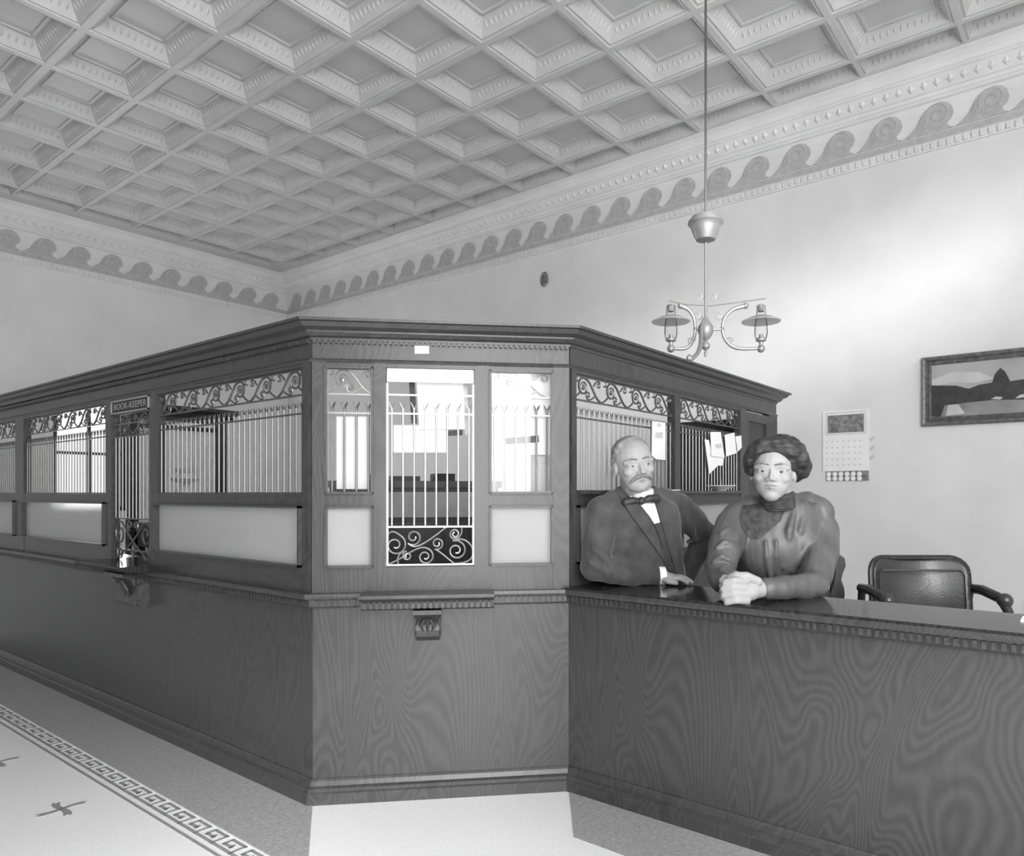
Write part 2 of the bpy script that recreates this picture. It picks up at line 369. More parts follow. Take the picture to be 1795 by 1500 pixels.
def cornice(name, M, L, k1, k0, label, x_first, flip=False):
    m = MB(); m.mould(CP, 0, L, k0, k1); o = m.build(name, M_cornice); o.matrix_world = M; o.location = M.translation*S; tag(o, label, kind='structure')
    d = MB(); n = int(L/.062)
    for i in range(n): d.box(i*.062+.012, i*.062+.044, -.040, -.018, 4.535, 4.583)
    tag(d.build('dentil_strip', M_cornice, o), kind='stuff')
    e = MB(); n = int(L/.10)
    for i in range(n):
        u = i*.10; P = [(u-.034, -.155, 5.032), (u, -.124, 5.0), (u+.034, -.155, 5.032), (u, -.186, 5.064), (u, -.172, 5.018)]
        e.add(P, [(0, 1, 4), (1, 2, 4), (2, 3, 4), (3, 0, 4)])
    tag(e.build('egg_strip', M_cornice, o), kind='stuff')
    lo = MB(); lo.box(.02, L-.0, -.016, -.008, 4.613, 4.680); lo.build('plain_band', M_wave, o)
    x = x_first
    while x+.40 < L: link('wave_scroll', wave_me, o, (x, -.018, 4.672)); x += .402
    return o
wv = MB(); sc = .40; hz = .235
out = [(0, 0), (.16, .10), (.27, .30), (.34, .55), (.44, .80), (.58, .96), (.74, 1.0), (.88, .93), (.97, .76), (1.0, .55), (.96, .36), (.88, .24), (.90, .10), (1.0, 0)]
def wpt(u, v, d=0): return (u*sc, -(.004+.022*v**1.5)-d, v*hz)
bm_front = [wpt(u, v, .010) for u, v in out]; bm_back = [wpt(u, v, -.006) for u, v in out]; n = len(out)
wv.add(bm_front+bm_back, [[i for i in range(n)]]+[(i, (i+1) % n, n+(i+1) % n, n+i) for i in range(n)])
def wt(pts, r): wv.tube([wpt(u, v, .012) for u, v in pts], r, 5)
def wsp(cu, cv, r0, r1, a0, a1, k, rad): wt([(cu+(r0+(r1-r0)*i/k)*cos(a0+(a1-a0)*i/k)*.62, cv+(r0+(r1-r0)*i/k)*sin(a0+(a1-a0)*i/k)) for i in range(k+1)], rad)
wsp(.70, .58, .42, .07, pi*1.15, -pi*2.2, 34, .0065)
for (p, q, r_) in [((.10, .04), (.34, .36), (.42, .70)), ((.20, .04), (.40, .25), (.46, .5)), ((.32, .04), (.46, .16), (.52, .30)), ((.46, .04), (.56, .10), (.62, .16))]: wt([p, q, r_], .006)
wave_me = wv.mesh('wave_scroll', M_wave)
tk = 0.0
cornice('trim_1', Matrix.Translation((XR, YB, 0)) @ Matrix.Rotation(-pi/2, 4, 'Z'), YB-YF, 0, -1, 'plaster cornice with wave scrolls along the right wall', .06)
cornice('trim_2', Matrix.Translation((XL, YB, 0)), XR-XL, -1, 0, 'plaster cornice with wave scrolls along the back wall', .05)

# ------------------------------------------------------------------ teller counter pieces
KC = math.tan(radians(22.5))
ZL0, ZL1 = .985, 1.05                 # ledge
ZB, ZR0, ZR1 = 1.175, 1.485, 1.545    # frosted bottom, middle rail
ZS, ZT = 2.05, 2.185                  # scroll band
ZF0, ZTOP = 2.215, 2.41
bar = MB(); bar.tube([(0, 0, ZR1), (0, 0, 1.985)], .0052, 6); bar.tube([(0, 0, 1.978), (-.009, 0, 1.996), (-.016, 0, 2.012)], [.004, .005, .002], 5); bar.tube([(0, 0, 1.978), (.009, 0, 1.996), (.016, 0, 2.012)], [.004, .005, .002], 5); bar.ball((0, 0, 1.980), .0085, 6, 4)
bar_me = bar.mesh('bar', M_iron, True)
barl = MB(); barl.tube([(0, 0, 1.385), (0, 0, 1.985)], .0052, 6); barl.tube([(0, 0, 1.978), (-.016, 0, 2.012)], [.004, .002], 5); barl.tube([(0, 0, 1.978), (.016, 0, 2.012)], [.004, .002], 5); barl.ball((0, 0, 1.980), .0085, 6, 4)
barl_me = barl.mesh('bar', M_iron, True)
barf_me = barl.mesh('bar', M_brass, True)
HB = ZT-ZS-.012; MWD = .272
def scroll_module(mt, h=HB, w=MWD, r=.0055):
    m = MB()
    stem = bez((0, 0, 0), (.30*w, 0, .05*h), (.36*w, 0, .9*h), (.60*w, 0, .97*h), 10)+arc((.66*w, .58*h), .40*h, .10*h, radians(98), radians(98-560), 26)
    m.tube(stem, [r*1.25]*11+[r*1.1]*10+[r*.9]*(len(stem)-21), 5)
    m.ball((.66*w, 0, .56*h), (.016, .006, .016), 6, 4)
    br = bez((.22*w, 0, .30*h), (.34*w, 0, .12*h), (.40*w, 0, .02*h), (.52*w, 0, .05*h), 6)+arc((.50*w, .24*h), .19*h, .05*h, radians(-80), radians(-80+430), 16)
    m.tube(br, r*.9, 5)
    tp = bez((.30*w, 0, .70*h), (.22*w, 0, .95*h), (.12*w, 0, 1.0*h), (.08*w, 0, .88*h), 6)+arc((.13*w, .78*h), .14*h, .04*h, radians(140), radians(140+380), 12)
    m.tube(tp, r*.9, 5)
    m.tube(bez((.78*w, 0, .30*h), (.86*w, 0, .15*h), (.92*w, 0, .1*h), (1.0*w, 0, 0), 5), r, 5)
    m.tube(bez((.86*w, 0, .98*h), (.80*w, 0, .80*h), (.90*w, 0, .70*h), (.93*w, 0, .80*h), 6), r*.9, 5)
    return m.mesh('scroll', mt, True)
scroll_me = scroll_module(M_iron); scrollf_me = scroll_module(M_brass, r=.0035)

def grille(root, x0, x1, dy=0, mirror=False, bars=bar_me, scr=scroll_me, top=ZT, pitch=.0555, hm=M_iron, zb=ZR1):
    m = MB()
    for z in (ZS, 1.955, zb+.005, top-.005): m = MB(); m.box(x0, x1, dy-.005, dy+.005, z-.0045, z+.0045); m.build('grille_rail', hm, root)
    n = max(2, int(round((x1-x0)/pitch)))
    for i in range(n): link('bar', bars, root, (x0+(x1-x0)*(i+.5)/n, dy, 0))
    k = max(1, int(round((x1-x0)/MWD))); sx = (x1-x0)/k/MWD
    for i in range(k):
        if mirror: link('scroll', scr, root, (x0+(x1-x0)*(i+1)/k, dy, ZS+.004), scale=(-sx, 1, (top-ZS-.012)/HB))
        else: link('scroll', scr, root, (x0+(x1-x0)*i/k, dy, ZS+.004), scale=(sx, 1, (top-ZS-.012)/HB))
def pane_bead(root, x0, x1, z0, z1, m=M_oak):
    b = MB(); t = .012
    for a, c, d, e in [(x0-.0, x1, z0, z0+t), (x0, x1, z1-t, z1), (x0, x0+t, z0, z1), (x1-t, x1, z0, z1)]: b.box(a, c, -.042, -.010, d, e)
    b.build('bead', m, root)
def frost(root, x0, x1, z0=ZB, z1=ZR0):
    p = MB(); p.box(x0+.008, x1-.008, -.006, .002, z0+.008, z1-.008); o = p.build('frosted_pane', M_frost, root); pane_bead(root, x0, x1, z0, z1)
def dentils(name, root, x0, x1, z0, z1, out, pitch=.030):
    d = MB(); n = int((x1-x0)/pitch)
    for i in range(n): u = x0+(i+.25)*(x1-x0)/n; d.box(u, u+pitch*.52, -out-.012, -out+.012, z0, z1)
    tag(d.build(name, M_oak, root), kind='stuff')
CORN = [(0, 2.315), (.018, 2.315), (.018, 2.328), (.034, 2.334), (.050, 2.350), (.050, 2.358), (.078, 2.372), (.092, 2.392), (.108, 2.396), (.108, 2.41), (0, 2.41)]
BASE = [(0, 0), (.045, 0), (.045, .055), (.036, .062), (.036, .078), (.020, .086), (.014, .108), (.006, .118), (0, .118)]
LEDGE = [(0, .975), (.022, .975), (.030, .985), (.030, 1.018), (.062, 1.024), (.066, 1.034), (.062, 1.05), (0, 1.05)]
def carcass(root, L, k0, k1, has_top=True, kl1=None):
    """base, panel, ledge, frieze and cornice of a run of counter; k = mitre at each end"""
    kl1 = k1 if kl1 is None else kl1
    m = MB(); m.mould(BASE, 0, L, k0, kl1); m.build('base_moulding', M_oak, root)
    p = MB(); p.box(0, L, 0, .04, .0, .985); p.build('panel', M_oak, root)
    l = MB(); l.mould(LEDGE, 0, L, k0, kl1); l.box(0, L, 0, .12, 1.0, 1.05); l.build('ledge', M_oak, root)
    dentils('dentil_strip', root, .01, L-.01, .988, 1.016, .030)
    if has_top:
        f = MB(); f.box(0, L, -.012, .05, ZF0, 2.32); f.build('frieze', M_oak, root)
        c = MB(); c.mould(CORN, 0, L, k0, k1); c.box(0, L, 0, .10, 2.32, 2.41); c.build('cornice', M_oak, root)
        b = MB(); b.mould([(0, 2.205), (.022, 2.205), (.028, 2.214), (.022, 2.224), (0, 2.224)], 0, L, k0, k1); b.build('frieze_bead', M_oak, root)
        dentils('cornice_dentils', root, .0, L, 2.300, 2.318, .020, .026)
def stile(root, x0, x1, z0=1.05, z1=ZF0, name='stile'): m = MB(); m.box(x0, x1, -.022, .035, z0, z1); m.build(name, M_oak, root)
def rail(root, x0, x1, z0, z1, name='rail'): m = MB(); m.box(x0, x1, -.018, .03, z0, z1); m.build(name, M_oak, root)
def corbel(root, x0, x1, z1, z0, out):
    prof = [(0, z1), (out, z1), (out, z1-.02), (out*.86, z1-.03)]+[(out*(.80-.30*sin(pi*t))*(1-.25*t)+.0, z1-.03-(z1-.03-z0-.03)*t) for t in [i/8 for i in range(9)]]+[(out*.30, z0+.01), (out*.15, z0), (0, z0)]
    m = MB(); m.mould(prof, x0, x1); m.box(x0-.012, x1+.012, -out*1.04, 0, z1-.022, z1)
    c = m.build('bracket', M_oak, root)
    l = MB()
    for xx in (x0, x1): l.tube(arc((0, 0), .03, .008, 0, 4.6*pi, 24), .006, 5)
    # volutes on both cheeks and a leaf on the face
    l = MB()
    for xx, sg in ((x0, -1), (x1, 1)):
        for cz, r in ((z1-.06, .034), (z0+.035, .020)):
            pts = [(xx+sg*.002, -out*.45+(r*(1-i/22*.8))*cos(i*.55), cz+(r*(1-i/22*.8))*sin(i*.55)) for i in range(23)]
            l.tube(pts, .005, 5)
    xm = (x0+x1)/2
    for k in (-1, 0, 1): l.tube([(xm+k*.012, -out*.72, z1-.05), (xm+k*.034, -out*.56, (z1+z0)/2), (xm+k*.016, -out*.40, z0+.035)], [.008, .010, .004], 6)
    tag(l.build('carving', M_oak, c), kind='stuff'); return c

# --- left wing, seen in shade; x grows toward the corner
E0 = 9.42; LW = E0-b1
wing = empty('teller_counter', (a1, E0, 0), -pi/2)
tag(wing, 'long dark oak teller counter with barred windows running back on the left', 'counter')
carcass(wing, LW, 0, KC)
X = lambda e2: E0-e2
posts = [(9.42, 9.22), (7.56, 7.345), (5.63, 5.53), (4.93, 4.83), (3.205, 3.143)]
for p, q in posts: stile(wing, X(p), X(q))
bays = [(9.22, 7.56), (7.345, 5.63), (4.83, 3.205)]
for p, q in bays:
    rail(wing, X(p), X(q), 1.05, ZB, 'bottom_rail'); rail(wing, X(p), X(q), ZR0, ZR1, 'middle_rail'); rail(wing, X(p), X(q), ZT, ZF0, 'head_rail')
    frost(wing, X(p), X(q)); grille(wing, X(p), X(q))
# teller door bay with name board
dx0, dx1 = X(5.53), X(4.93)
rail(wing, dx0, dx1, 1.05, 1.085, 'sill'); rail(wing, dx0, dx1, 2.19, ZF0, 'head_rail')
sg = MB(); sg.box(dx0+.01, dx1-.01, -.02, -.008, 2.105, 2.185); sign = sg.build('name_board', M_black, wing)
sf = MB()
for a, b, c, d in [(dx0+.004, dx1-.004, 2.180, 2.190), (dx0+.004, dx1-.004, 2.098, 2.108), (dx0+.004, dx0+.014, 2.098, 2.19), (dx1-.014, dx1-.004, 2.098, 2.19)]: sf.box(a, b, -.028, -.006, c, d)
sf.build('name_board_frame', M_brass, wing)
def text(parent, body, x, y, z, size, m, width=None):
    cu = bpy.data.curves.new('lettering', 'FONT'); cu.body = body; cu.size = size*S; cu.extrude = .001; cu.align_x = 'CENTER'; cu.align_y = 'CENTER'; cu.space_character = 1.1
    o = bpy.data.objects.new('lettering', cu); col.objects.link(o); dg = bpy.context.evaluated_depsgraph_get(); dg.update()
    me = bpy.data.meshes.new_from_object(o.evaluated_get(dg)); bpy.data.objects.remove(o)
    me.materials.clear(); me.materials.append(m)
    if width:
        xs = [v.co.x for v in me.vertices]; k = width*S/(max(xs)-min(xs))
        for v in me.vertices: v.co.x *= k
    o = link('lettering', me, parent, (x, y, z), rot=(pi/2, 0, 0)); return o
text(wing, 'BOOK-KEEPER', (dx0+dx1)/2, -.022, 2.145, .062, M_brass, .50)
def door_grille():
    for z in (1.94, 1.375, 2.095, 2.05-.02, 1.16): m = MB(); m.box(dx0, dx1, -.005, .005, z-.0045, z+.0045); m.build('grille_rail', M_iron, wing)
    n = 11; W = dx1-dx0
    b = MB(); b.tube([(0, 0, 1.375), (0, 0, 1.94)], .0052, 6); b.tube([(0, 0, 1.935), (-.014, 0, 1.965)], [.004, .002], 5); b.tube([(0, 0, 1.935), (.014, 0, 1.965)], [.004, .002], 5)
    me = b.mesh('bar', M_iron, True)
    for i in range(n): link('bar', me, wing, (dx0+W*(i+.5)/n, 0, 0))
    for i in range(2): link('scroll', scroll_me, wing, (dx0+W*i/2, 0, 1.955), scale=(W/2/MWD, 1, .13/HB))
    # lower panel: crossed stems with paired spirals
    m = MB(); zc, hh = 1.235, .27; xm = (dx0+dx1)/2
    for s_ in (-1, 1):
        m.tube(bez((xm-s_*.28, 0, 1.09), (xm-s_*.10, 0, 1.16), (xm+s_*.02, 0, 1.22), (xm+s_*.17, 0, 1.35), 10)+arc((xm+s_*.20, 1.27), .085, .02, radians(110 if s_ > 0 else 70), radians((110 if s_ > 0 else 70)-s_*520), 28), .0065, 5)
        m.tube(arc((xm-s_*.20, 1.14), .055, .015, radians(90), radians(90+s_*460), 20), .006, 5)
        m.tube(arc((xm+s_*.05, 1.33), .036, .012, radians(-90), radians(-90+s_*420), 16), .006, 5)
    m.tube([(xm, 0, 1.09), (xm, 0, 1.2), (xm-.04, 0, 1.15), (xm, 0, 1.12), (xm+.04, 0, 1.15), (xm, 0, 1.2)], .005, 5)
    m.build('scroll_panel', M_iron, wing)
door_grille()
sh = MB(); sh.mould([(0, 1.05), (.185, 1.05), (.205, 1.06), (.225, 1.066), (.235, 1.075), (.235, 1.09), (0, 1.09)], X(5.56), X(4.82)); sh.box(X(5.53), X(4.93), 0, .22, 1.05, 1.09); sh.mould([(0, 1.025), (.15, 1.025), (.18, 1.05), (0, 1.05)], X(5.50), X(4.88)); sh.build('shelf', M_oaktop, wing)
corbel(wing, X(5.26), X(4.98), 1.03, .80, .16)

# --- middle facet
fac = empty('teller_station', (a1, b1, 0), -pi/4)
tag(fac, 'angled middle bay of the oak teller counter facing the camera, with open wicket', 'counter')
carcass(fac, LF, KC, KC, kl1=-KC)
OL, OR = .36, .805                                   # wicket opening
stile(fac, 0, .062); stile(fac, .300, OL); stile(fac, OR, .880); stile(fac, 1.212, LF)
for x0, x1 in ((.062, .300), (.880, 1.212)):
    rail(fac, x0, x1, 1.05, ZB, 'bottom_rail'); rail(fac, x0, x1, ZR0, ZR1, 'middle_rail'); rail(fac, x0, x1, ZT, ZF0, 'head_rail')
    frost(fac, x0, x1); grille(fac, x0, x1, .012, mirror=True, scr=scrollf_me, hm=M_brass); pane_bead(fac, x0, x1, ZR1, ZT)
    g = MB(); g.box(x0+.008, x1-.008, -.018, -.014, ZR1+.006, ZT-.006); g.build('glass_pane', M_glass, fac)
rail(fac, OL, OR, 1.05, 1.175, 'sill_board'); rail(fac, OL, OR, 2.185, ZF0, 'head_rail')
sb = MB(); sb.box(OL+.005, OR-.005, -.012, -.004, 2.115, 2.183); s2 = sb.build('name_board', M_cream, fac)
text(fac, 'CASHIER', OL+.2, -.014, 2.148, .045, M_greypaper, .26)
for z in (1.955, 2.05, 1.378, 1.184): m = MB(); m.box(OL, OR, -.005, .005, z-.0045, z+.0045); m.build('grille_rail', M_brass, fac)
for x in (OL+.006, OR-.006): m = MB(); m.box(x-.005, x+.005, -.006, .006, 1.18, 2.11); m.build('grille_upright', M_brass, fac)
n = 8
for i in range(n): link('bar', barf_me, fac, (OL+(OR-OL)*(i+.5)/n, 0, 0))
m = MB(); W = OR-OL                                  # wrought scroll panel under the bars
for s_, xm in ((1, OL+W*.32), (-1, OL+W*.70)):
    pass
def fsc(c, r0, r1, a0, turns, tail, rr=.0042):
    p = arc(c, r0, r1, radians(a0), radians(a0+turns*360), int(abs(turns)*20)); m.tube(list(reversed(p))+tail, rr, 5)
z0, z1 = 1.188, 1.374
fsc((OL+.045, 1.285), .055, .012, 60, -1.5, bez((OL+.072, 0, 1.333), (OL+.03, 0, 1.37), (OL+.0, 0, 1.36), (OL+.005, 0, 1.30), 5))
fsc((OL+.135, 1.325), .042, .010, 230, 1.4, bez((OL+.108, 0, 1.293), (OL+.14, 0, 1.262), (OL+.17, 0, 1.27), (OL+.30, 0, z1), 8))
fsc((OL+.195, 1.225), .042, .010, 60, -1.5, bez((OL+.216, 0, 1.262), (OL+.16, 0, 1.30), (OL+.10, 0, 1.22), (OL+.01, 0, z0), 8))
fsc((OL+.255, 1.292), .032, .009, 250, 1.4, bez((OL+.244, 0, 1.262), (OL+.27, 0, 1.25), (OL+.30, 0, 1.22), (OL+.34, 0, z0), 6))
fsc((OL+.352, 1.255), .052, .012, 110, -1.6, bez((OL+.334, 0, 1.304), (OL+.38, 0, 1.33), (OL+.43, 0, 1.30), (OL+.438, 0, 1.25), 6)+bez((OL+.438, 0, 1.25), (OL+.44, 0, 1.20), (OL+.40, 0, z0), (OL+.34, 0, z0), 6)[1:])
fsc((OL+.345, 1.340), .026, .008, -120, -1.4, bez((OL+.332, 0, 1.317), (OL+.37, 0, 1.31), (OL+.385, 0, 1.34), (OL+.38, 0, z1), 5))
fsc((OL+.105, 1.230), .024, .008, 100, 1.4, bez((OL+.101, 0, 1.254), (OL+.06, 0, 1.25), (OL+.05, 0, 1.22), (OL+.06, 0, z0), 5))
m.build('scroll_panel', M_brass, fac)
sh = MB(); sh.mould([(0, .97), (.10, .97), (.14, .985), (.145, 1.018), (.185, 1.030), (.20, 1.040), (.20, 1.056), (0, 1.056)], .25, .90); sh.build('shelf', M_oak, fac)
dentils('shelf_dentils', fac, .26, .89, .985, 1.012, .145, .028)
corbel(fac, .512, .628, .97, .80, .125)

# --- open counter on the right
LC = b2+1.5
cnt = empty('bank_counter', (a2, b2, 0), -pi/2); tag(cnt, 'open dark oak counter with polished top under the two people', 'counter')
carcass(cnt, LC, -KC, 0, has_top=False)
tp = MB(); tp.box(.02, LC, -.06, .41, 1.035, 1.062); tp.build('counter_top', M_oaktop, cnt)
bk = MB(); bk.box(.02, LC, .32, .36, .12, 1.035); bk.build('back_panel', M_oakdark, cnt)

# --- return screen behind the people
LR = 2.98
ret = empty('return_screen', (a2, b2, 0), 0); tag(ret, 'oak screen with barred windows behind the man, running back to the right wall', 'screen')
p = MB(); p.box(.04, LR, 0, .04, 0, .985); p.build('panel', M_oak, ret)
l = MB(); l.box(.04, LR, -.03, .12, .985, 1.05); l.build('ledge', M_oak, ret)
f = MB(); f.box(0, LR, -.012, .05, ZF0, 2.32); f.build('frieze', M_oak, ret)
c = MB(); c.mould(CORN, 0, LR, KC, 1); c.box(0, LR, 0, .05, 2.32, 2.41); c.build('cornice', M_oak, ret)
b = MB(); b.mould([(0, 2.205), (.022, 2.205), (.028, 2.214), (.022, 2.224), (0, 2.224)], 0, LR, KC, 0); b.build('frieze_bead', M_oak, ret)
XX = lambda e1: e1-a2
for p_, q_ in ((3.004, 3.045), (4.14, 4.215), (5.20, 5.30), (5.80, 5.98)): stile(ret, XX(p_), XX(q_), .0 if p_ > 5 else 1.05)
for p_, q_ in ((3.045, 4.14), (4.215, 5.20)):
    rail(ret, XX(p_), XX(q_), 1.05, ZB, 'bottom_rail'); rail(ret, XX(p_), XX(q_), ZR0, ZR1, 'middle_rail'); rail(ret, XX(p_), XX(q_), ZT, ZF0, 'head_rail')
    frost(ret, XX(p_), XX(q_)); grille(ret, XX(p_), XX(q_), mirror=True, pitch=.050)
sl = MB(); sl.box(XX(3.06), XX(5.20), -.09, .0, 1.548, 1.566); sl.build('paper_shelf', M_oak, ret)
d = MB(); d.box(XX(5.30), XX(5.80), -.008, .025, .02, 2.19); dr = d.build('door', M_oakdark, ret)
d = MB()
for (q, r_, s_, t_) in ((5.30, 5.36, .02, 2.19), (5.74, 5.80, .02, 2.19), (5.36, 5.74, 2.12, 2.19), (5.36, 5.74, 1.02, 1.12), (5.36, 5.74, .02, .20)): d.box(XX(q), XX(r_), -.022, -.008, s_, t_)
d.build('door_frame', M_oak, dr)
d = MB(); d.ball((XX(5.33), -.045, 1.05), .025, 10, 7); d.build('door_knob', M_brass, dr, True)

# ------------------------------------------------------------------ things on and behind the screens
class Plane:                      # a vertical plane: local x along it, y into it, z up
    def __init__(s, ox, oy, ang): s.o = Vector((ox, oy, 0)); s.a = ang; s.u = Vector((cos(ang), sin(ang), 0)); s.n = Vector((-sin(ang), cos(ang), 0))
    def uz(s, px, py, y=0):       # where the sight line through a pixel meets the plane shifted by y
        d = view_ray(px, py); C = Vector((0, 0, CAMH)); t = (s.o+s.n*y-C).dot(s.n)/d.dot(s.n); P = C+d*t
        return ((P-s.o).dot(s.u), P.z)
    def at(s, u, y, z=0): return s.o+s.u*u+s.n*y+Vector((0, 0, z))
PW = Plane(a1, E0, -pi/2); PF = Plane(a1, b1, -pi/4); PR = Plane(a2, b2, 0); PWR = Plane(XR, YB, -pi/2)
def sheet(name, plane, pix, y, m, t=.002, curl=0):
    q = [plane.uz(px, py, y) for px, py in pix]
    cu = sum(p[0] for p in q)/len(q); cz = min(p[1] for p in q)
    b = MB(); b.prism([(p[0]-cu, p[1]-cz) for p in q], -t, 0)
    o = b.build(name, m, None, loc=plane.at(cu, y, cz)); o.rotation_euler = (0, 0, plane.a)
    o['_c'] = 0; del o['_c']
    return o, (cu, cz)
def mark(name, plane, pix, y, par, m, t=.0015):
    o, (cu, cz) = par; q = [plane.uz(px, py, y) for px, py in pix]
    b = MB(); b.prism([(p[0]-cu, p[1]-cz) for p in q], -t-.003, -.0022); return b.build(name, m, o)
# papers clipped to the return screen
YP = -.035
s1 = sheet('paper_strip', PR, [(1143, 738), (1166, 741), (1166, 806), (1150, 805), (1142, 798)], YP, M_paper); tag(s1[0], "tall white card with small printed picture hanging beside the man's head", 'paper', 'papers hung on the return screen')
mark('printed_picture', PR, [(1148, 758), (1161, 757), (1161, 768), (1147, 767)], YP, s1, M_greypaper)
mark('printed_figure', PR, [(1151, 742), (1157, 742), (1158, 747), (1151, 748)], YP, s1, M_greypaper)
s2_ = sheet('paper_sheet', PR, [(1245, 757), (1263, 757), (1270, 802), (1247, 799)], YP-.012, M_paper); tag(s2_[0], 'white sheet with a grey smudge pinned at the top of the screen bars', 'paper', 'papers hung on the return screen')
mark('printed_smudge', PR, [(1252, 779), (1263, 777), (1265, 784), (1256, 786)], YP-.012, s2_, M_greypaper)
s3 = sheet('paper_sheet', PR, [(1270, 762), (1287, 758), (1291, 794), (1273, 800)], YP-.006, M_paper); tag(s3[0], 'blank white sheet hung next to the smudged one on the screen', 'paper', 'papers hung on the return screen')
s4 = sheet('paper_sheet', PR, [(1289, 765), (1299, 763), (1300, 784), (1293, 792)], YP-.012, M_paper); tag(s4[0], "narrow white slip partly behind the woman's hair", 'paper', 'papers hung on the return screen')
s5 = sheet('paper_sheet', PR, [(1235, 770), (1242, 771), (1248, 797), (1269, 802), (1266, 816), (1258, 816), (1243, 831)], YP, M_paper); tag(s5[0], 'white sheet folded to a point hanging lowest among the papers', 'paper', 'papers hung on the return screen')
u, z = PR.uz(1266, 849, -.06)
sp = empty('bill_spindle', PR.at(u, -.05, 1.566)); tag(sp, 'small pale dish with an upright wire spike on the screen shelf', 'spindle')
b = MB(); b.lathe([(.03, 0), (.035, .006), (.07, .018), (.11, .036), (.105, .040), (.06, .026), (.01, .014)], 18); b.build('dish', M_cream, sp, True)
b = MB(); b.tube([(0, 0, .01), (-.006, 0, .08), (-.012, 0, .15)], [.005, .004, .002], 6); b.build('spike', M_brass, sp, True)
u0, _ = PR.uz(1141, 850, -.06); u1, _ = PR.uz(1187, 850, -.06)
b = MB(); b.box(0, u1-u0, -.03, .03, 0, .006); o = b.build('paper_stack', M_paper, None, loc=PR.at(u0, -.055, 1.566)); tag(o, "thin white papers lying flat on the screen shelf behind the man's shoulder", 'paper')
# sheets inside the middle bay
o, _ = sheet('window_card', PF, [(590, 730), (648, 730), (648, 857), (590, 857)], .035, M_paper); tag(o, 'white card behind the bars of the left narrow window', 'paper')
s6 = sheet('window_blind', PF, [(861, 648), (967, 648), (967, 797), (922, 797), (910, 832), (861, 813)], .035, M_paper); tag(s6[0], 'white paper blind with slanted lower edge behind the right narrow window', 'blind')
mark('black_label', PF, [(883, 768), (944, 763), (945, 775), (884, 779)], .035, s6, M_black)
o, _ = sheet('grey_card', PF, [(923, 790), (968, 790), (968, 860), (914, 860)], .055, M_greypaper); tag(o, 'grey card standing below the white blind in the right narrow window', 'paper')
s7 = sheet('notice_board', PF, [(730, 668), (813, 668), (818, 752), (735, 752)], .06, M_paper); tag(s7[0], 'white notice board with dark side strips hanging inside the open wicket', 'notice')
for q in ([(717, 670), (727, 670), (731, 742), (721, 742)], [(812, 672), (819, 672), (823, 762), (815, 762)], [(784, 755), (811, 753), (811, 763), (784, 764)]): mark('dark_strip', PF, q, .06, s7, M_greypaper if q[0][0] > 800 else M_black)
o, _ = sheet('paper_sheet', PF, [(690, 745), (782, 745), (782, 793), (690, 793)], .085, M_paper); tag(o, 'white sheet hanging below the notice board inside the wicket', 'paper')
o, _ = sheet('small_card', PF, [(727, 606), (752, 606), (752, 620), (727, 620)], -.016, M_paper); tag(o, 'tiny white card stuck on the frieze above the wicket', 'card')

# ------------------------------------------------------------------ inside the cage
wt_ = MB(); wt_.box(X(9.3), X(3.6), .125, .42, 1.005, 1.045); wt_.build('work_top', M_oakdark, wing)
b = MB(); b.box(0, .10, -.21, .21, 0, .17); b.box(-.012, 0, -.22, .22, 0, .18); b.box(.10, .112, -.22, .22, 0, .18); b.box(0, .10, .205, .22, 0, .18)
o = b.build('ledger_box', M_black, None, loc=(a1+.17, 4.53, 1.046)); tag(o, 'dark ledger box showing dimly behind the frosted pane', 'box')
b = MB(); b.lathe([(.05, 0), (.085, .03), (.09, .08), (.06, .14), (.045, .19), (.06, .25), (.05, .25), (.03, .18)], 16); o = b.build('white_jug', M_cream, None, True, loc=(a1+.16, 4.18, 1.046)); tag(o, 'white jug showing dimly behind the frosted pane', 'jug')
# inner partition
ip = empty('inner_partition', (2.75, 7.0, 0)); tag(ip, 'glazed dark partition standing inside the cage beyond the grille', 'partition')
for x0, x1 in ((0, .08), (.80, .90)): b = MB(); b.box(x0, x1, -.03, .05, 0, 2.30); b.build('post', M_oakdark, ip)
b = MB(); b.mould([(0, 2.28), (.04, 2.28), (.05, 2.31), (.12, 2.34), (.12, 2.37), (0, 2.37)], -.05, .98, 0, 0); b.build('cornice', M_oakdark, ip)
for z0, z1 in ((2.15, 2.19), (2.23, 2.28), (.9, 1.0)): b = MB(); b.box(.08, .80, -.02, .03, z0, z1); b.build('rail', M_oakdark, ip)
b = MB(); b.box(.08, .80, -.004, .004, 1.0, 2.15); b.build('frosted_pane', M_frost, ip)
b = MB(); b.box(.08, .80, -.01, .02, 0, .9); b.build('panel', M_oakdark, ip)
# standing desk with lamp
sd = empty('standing_desk', (2.95, 6.3, 0)); tag(sd, 'tall dark clerk desk inside the cage behind the left counter', 'desk')
b = MB(); b.box(-.35, .35, -.25, .25, 1.26, 1.30); b.build('desk_top', M_oakdark, sd)
for x in (-.3, .3):
    for yy in (-.2, .2): b = MB(); b.box(x-.03, x+.03, yy-.03, yy+.03, 0, 1.26); b.build('leg', M_oakdark, sd)
b = MB(); b.box(-.33, .33, -.23, .23, 1.10, 1.26); b.build('drawer_box', M_oakdark, sd)
lp = empty('desk_lamp', (2.94, 6.32, 1.30)); tag(lp, 'small white lamp with fluted shade on the clerk desk', 'lamp')
b = MB(); b.lathe([(.075, 0), (.075, .02), (.02, .04), (.018, .16), (.06, .17), (.085, .22), (.075, .28), (.04, .32), (.012, .33)], 16); b.build('globe', M_cream, lp, True)
b = MB(); b.lathe([(.03, .33), (.10, .355), (.125, .375), (.12, .385), (.05, .375), (.05, .42), (.075, .44), (.085, .46), (.03, .47)], 18); b.build('fluted_shade', M_cream, lp, True)
